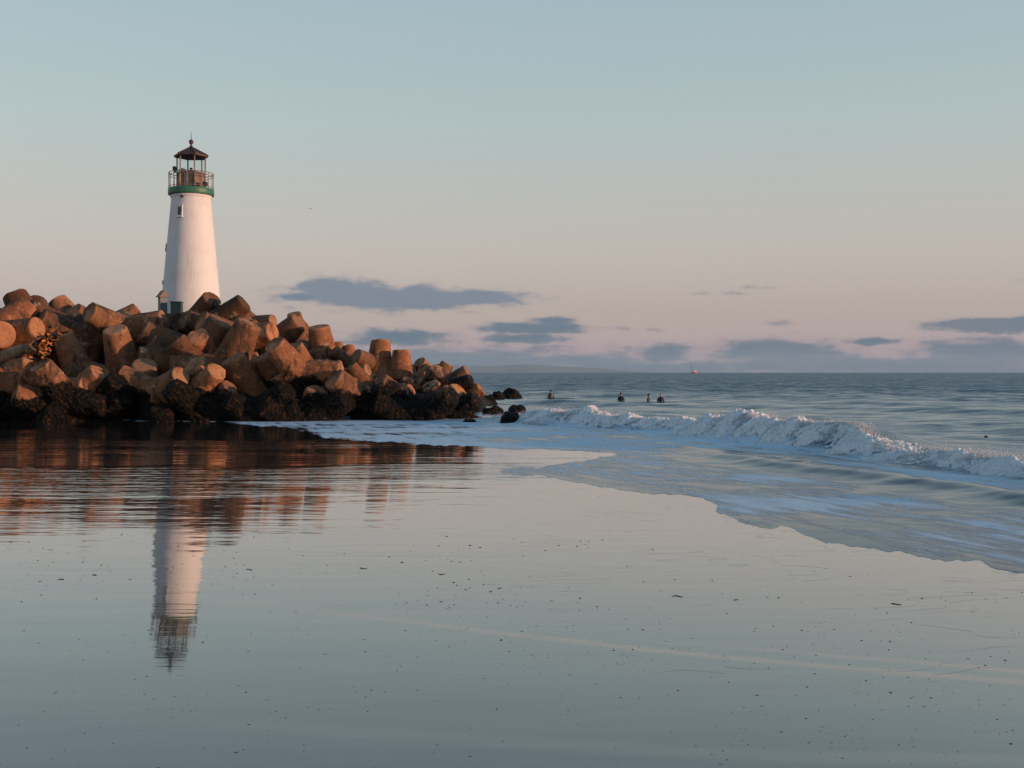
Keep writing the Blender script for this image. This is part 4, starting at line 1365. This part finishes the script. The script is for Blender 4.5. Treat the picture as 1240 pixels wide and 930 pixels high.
GY = 260.0
g0 = at(376, 252.5, GY)
gull = empty('seagull', g0)
gull.rotation_euler = (0, R(-8), R(20))
tag(gull, 'tiny seagull gliding in the empty sky right of the lighthouse', 'bird')
bm = bmesh.new()
add_lathe(bm, [(0, -.24), (.05, -.2), (.085, -.02), (.07, .12), (.045, .2), (.02, .27), (0, .29)], 12)
bmesh.ops.transform(bm, matrix=Matrix.Rotation(R(90), 4, 'Y'), verts=bm.verts)
link('body', bm_mesh('body', bm, True), M_FEATHER, gull)
for s in (-1, 1):
    bm = bmesh.new()
    ax = [(0, .10, .03), (.3, .075, .12), (.6, .03, .07)]
    pr = None
    for (yy, hwid, zz) in ax:
        cur = [bm.verts.new((.05 - yy * .15 + hwid, s * yy, zz)), bm.verts.new((.05 - yy * .15 - hwid, s * yy, zz)), bm.verts.new((.05 - yy * .15 - hwid, s * yy, zz + .015)), bm.verts.new((.05 - yy * .15 + hwid, s * yy, zz + .02))]
        if pr:
            for q in range(4):
                bm.faces.new((pr[q], pr[(q + 1) % 4], cur[(q + 1) % 4], cur[q]))
        pr = cur
    link('wing', bm_mesh('wing', bm), M_FEATHER, gull)

gx, gy = gnd(1194, 531)
bm = bmesh.new()
bmesh.ops.create_icosphere(bm, subdivisions=3, radius=1)
for v in bm.verts:
    v.co *= 1 + .35 * mnoise.noise(v.co * 1.7 + Vector((4, 4, 4)))
bmesh.ops.transform(bm, matrix=Matrix.Diagonal((.06, .04, .03, 1)), verts=bm.verts)
o = link('kelp_float', bm_mesh('kelp_float', bm, True), M_KELPD)
o.location = (gx, gy, sea_z(gx, gy) + .03)
tag(o, 'small dark lump of kelp floating behind the breaking wave', 'kelp')

# ------------------------------------------------------------------ specks and kelp scraps on the wet sand
n = 5200
u_ = rng.uniform(-60, 1300, n)
v_ = 640 + 300 * rng.beta(1.0, 1.2, n)
X0 = (u_ - CX) * (F * EYE / (v_ - HZ)) / F
Y0 = F * EYE / (v_ - HZ)
den = fbm(X0 * .5, Y0 * .6, 99, 4)
edge = np.interp(u_, [0, 900, 1000, 1240, 1300], [630, 650, 680, 712, 720])
ok = (rng.uniform(0, 1, n) < smooth(den, .36, .62) * .34 + .10) & (v_ > edge)
X0, Y0 = X0[ok], Y0[ok]
size = np.clip(rng.lognormal(-5.5, .45, len(X0)), .002, .012) * np.clip(Y0 / 7, .8, 2)
tag(scatter('shell_grit', X0, Y0, beach_z(X0, Y0) + .0002, size, (1.5, 1.0, .35), M_PEBBLE), 'dark specks of shell and grit scattered over the wet sand', 'grit', kind='stuff')

scraps = [(820, 722, 20, 'longest kelp scrap on the open wet sand'), (1085, 731, 16, 'forked kelp scrap on the sand below the swash edge'),
          (440, 688, 15, 'kelp scrap on the sand midway between reflection and swash'), (535, 695, 13, 'flat kelp scrap right of the midway one'),
          (605, 712, 8, 'short kelp scrap nearest the middle of the beach'), (891, 726, 9, 'short kelp scrap right of the longest one'),
          (74, 702, 13, 'kelp scrap on the wet sand left of the lighthouse reflection'), (302, 690, 14, 'kelp scrap just right of the lighthouse reflection'),
          (1230, 692, 12, 'kelp scrap at the swash edge by the right border')]
for i, (x, y, wpx, lab) in enumerate(scraps):
    gx, gy = gnd(x, y)
    L = wpx * gy / F * .65
    bm = bmesh.new()
    q = random.Random(i)
    segs = 9
    top = []
    for k in range(segs):
        f = k / (segs - 1)
        wv = L * .13 * (math.sin(f * math.pi) + .1) * q.uniform(.5, 1.4)
        cy = L * .35 * math.sin(f * 4 + i)
        z = .002 + .004 * q.random() * math.sin(f * math.pi)
        top.append([bm.verts.new(((f - .5) * L, cy - wv, z * .4)), bm.verts.new(((f - .5) * L, cy, z + .002)), bm.verts.new(((f - .5) * L, cy + wv, z * .4)), bm.verts.new(((f - .5) * L, cy, -.01))])
    for A, B in zip(top[:-1], top[1:]):
        for j in range(4):
            bm.faces.new((A[j], A[(j + 1) % 4], B[(j + 1) % 4], B[j]))
    bm.faces.new(top[0][::-1])
    bm.faces.new(top[-1])
    o = link('kelp_scrap', bm_mesh('kelp_scrap', bm, True), M_KELPD)
    o.location = (gx, gy, float(beach_z(np.array([gx]), np.array([gy]))[0]))
    tag(o, lab, 'kelp', 'scraps of kelp on the wet sand')

# ------------------------------------------------------------------ the air
HAZE = True
if HAZE:
    bm = bmesh.new()
    add_box(bm, Vector((0, 16000, 268)), (64000, 44000, 540))
    mh = bpy.data.materials.new('sea_air')
    mh.use_nodes = True
    nt = mh.node_tree
    nt.nodes.remove(nt.nodes['Principled BSDF'])
    pv = nt.nodes.new('ShaderNodeVolumePrincipled')
    pv.inputs['Color'].default_value = (.60, .80, 1.0, 1)
    pv.inputs['Density'].default_value = 2.0e-5
    pv.inputs['Anisotropy'].default_value = 0.0
    nt.links.new(pv.outputs[0], nt.nodes['Material Output'].inputs['Volume'])
    tag(link('haze', bm_mesh('haze', bm), mh), kind='stuff')

sc.cycles.use_denoising = True
sc.cycles.max_bounces = 6
sc.cycles.diffuse_bounces = 3
sc.cycles.glossy_bounces = 4
sc.cycles.volume_bounces = 0
sc.cycles.transparent_max_bounces = 6
sc.cycles.sample_clamp_indirect = 6
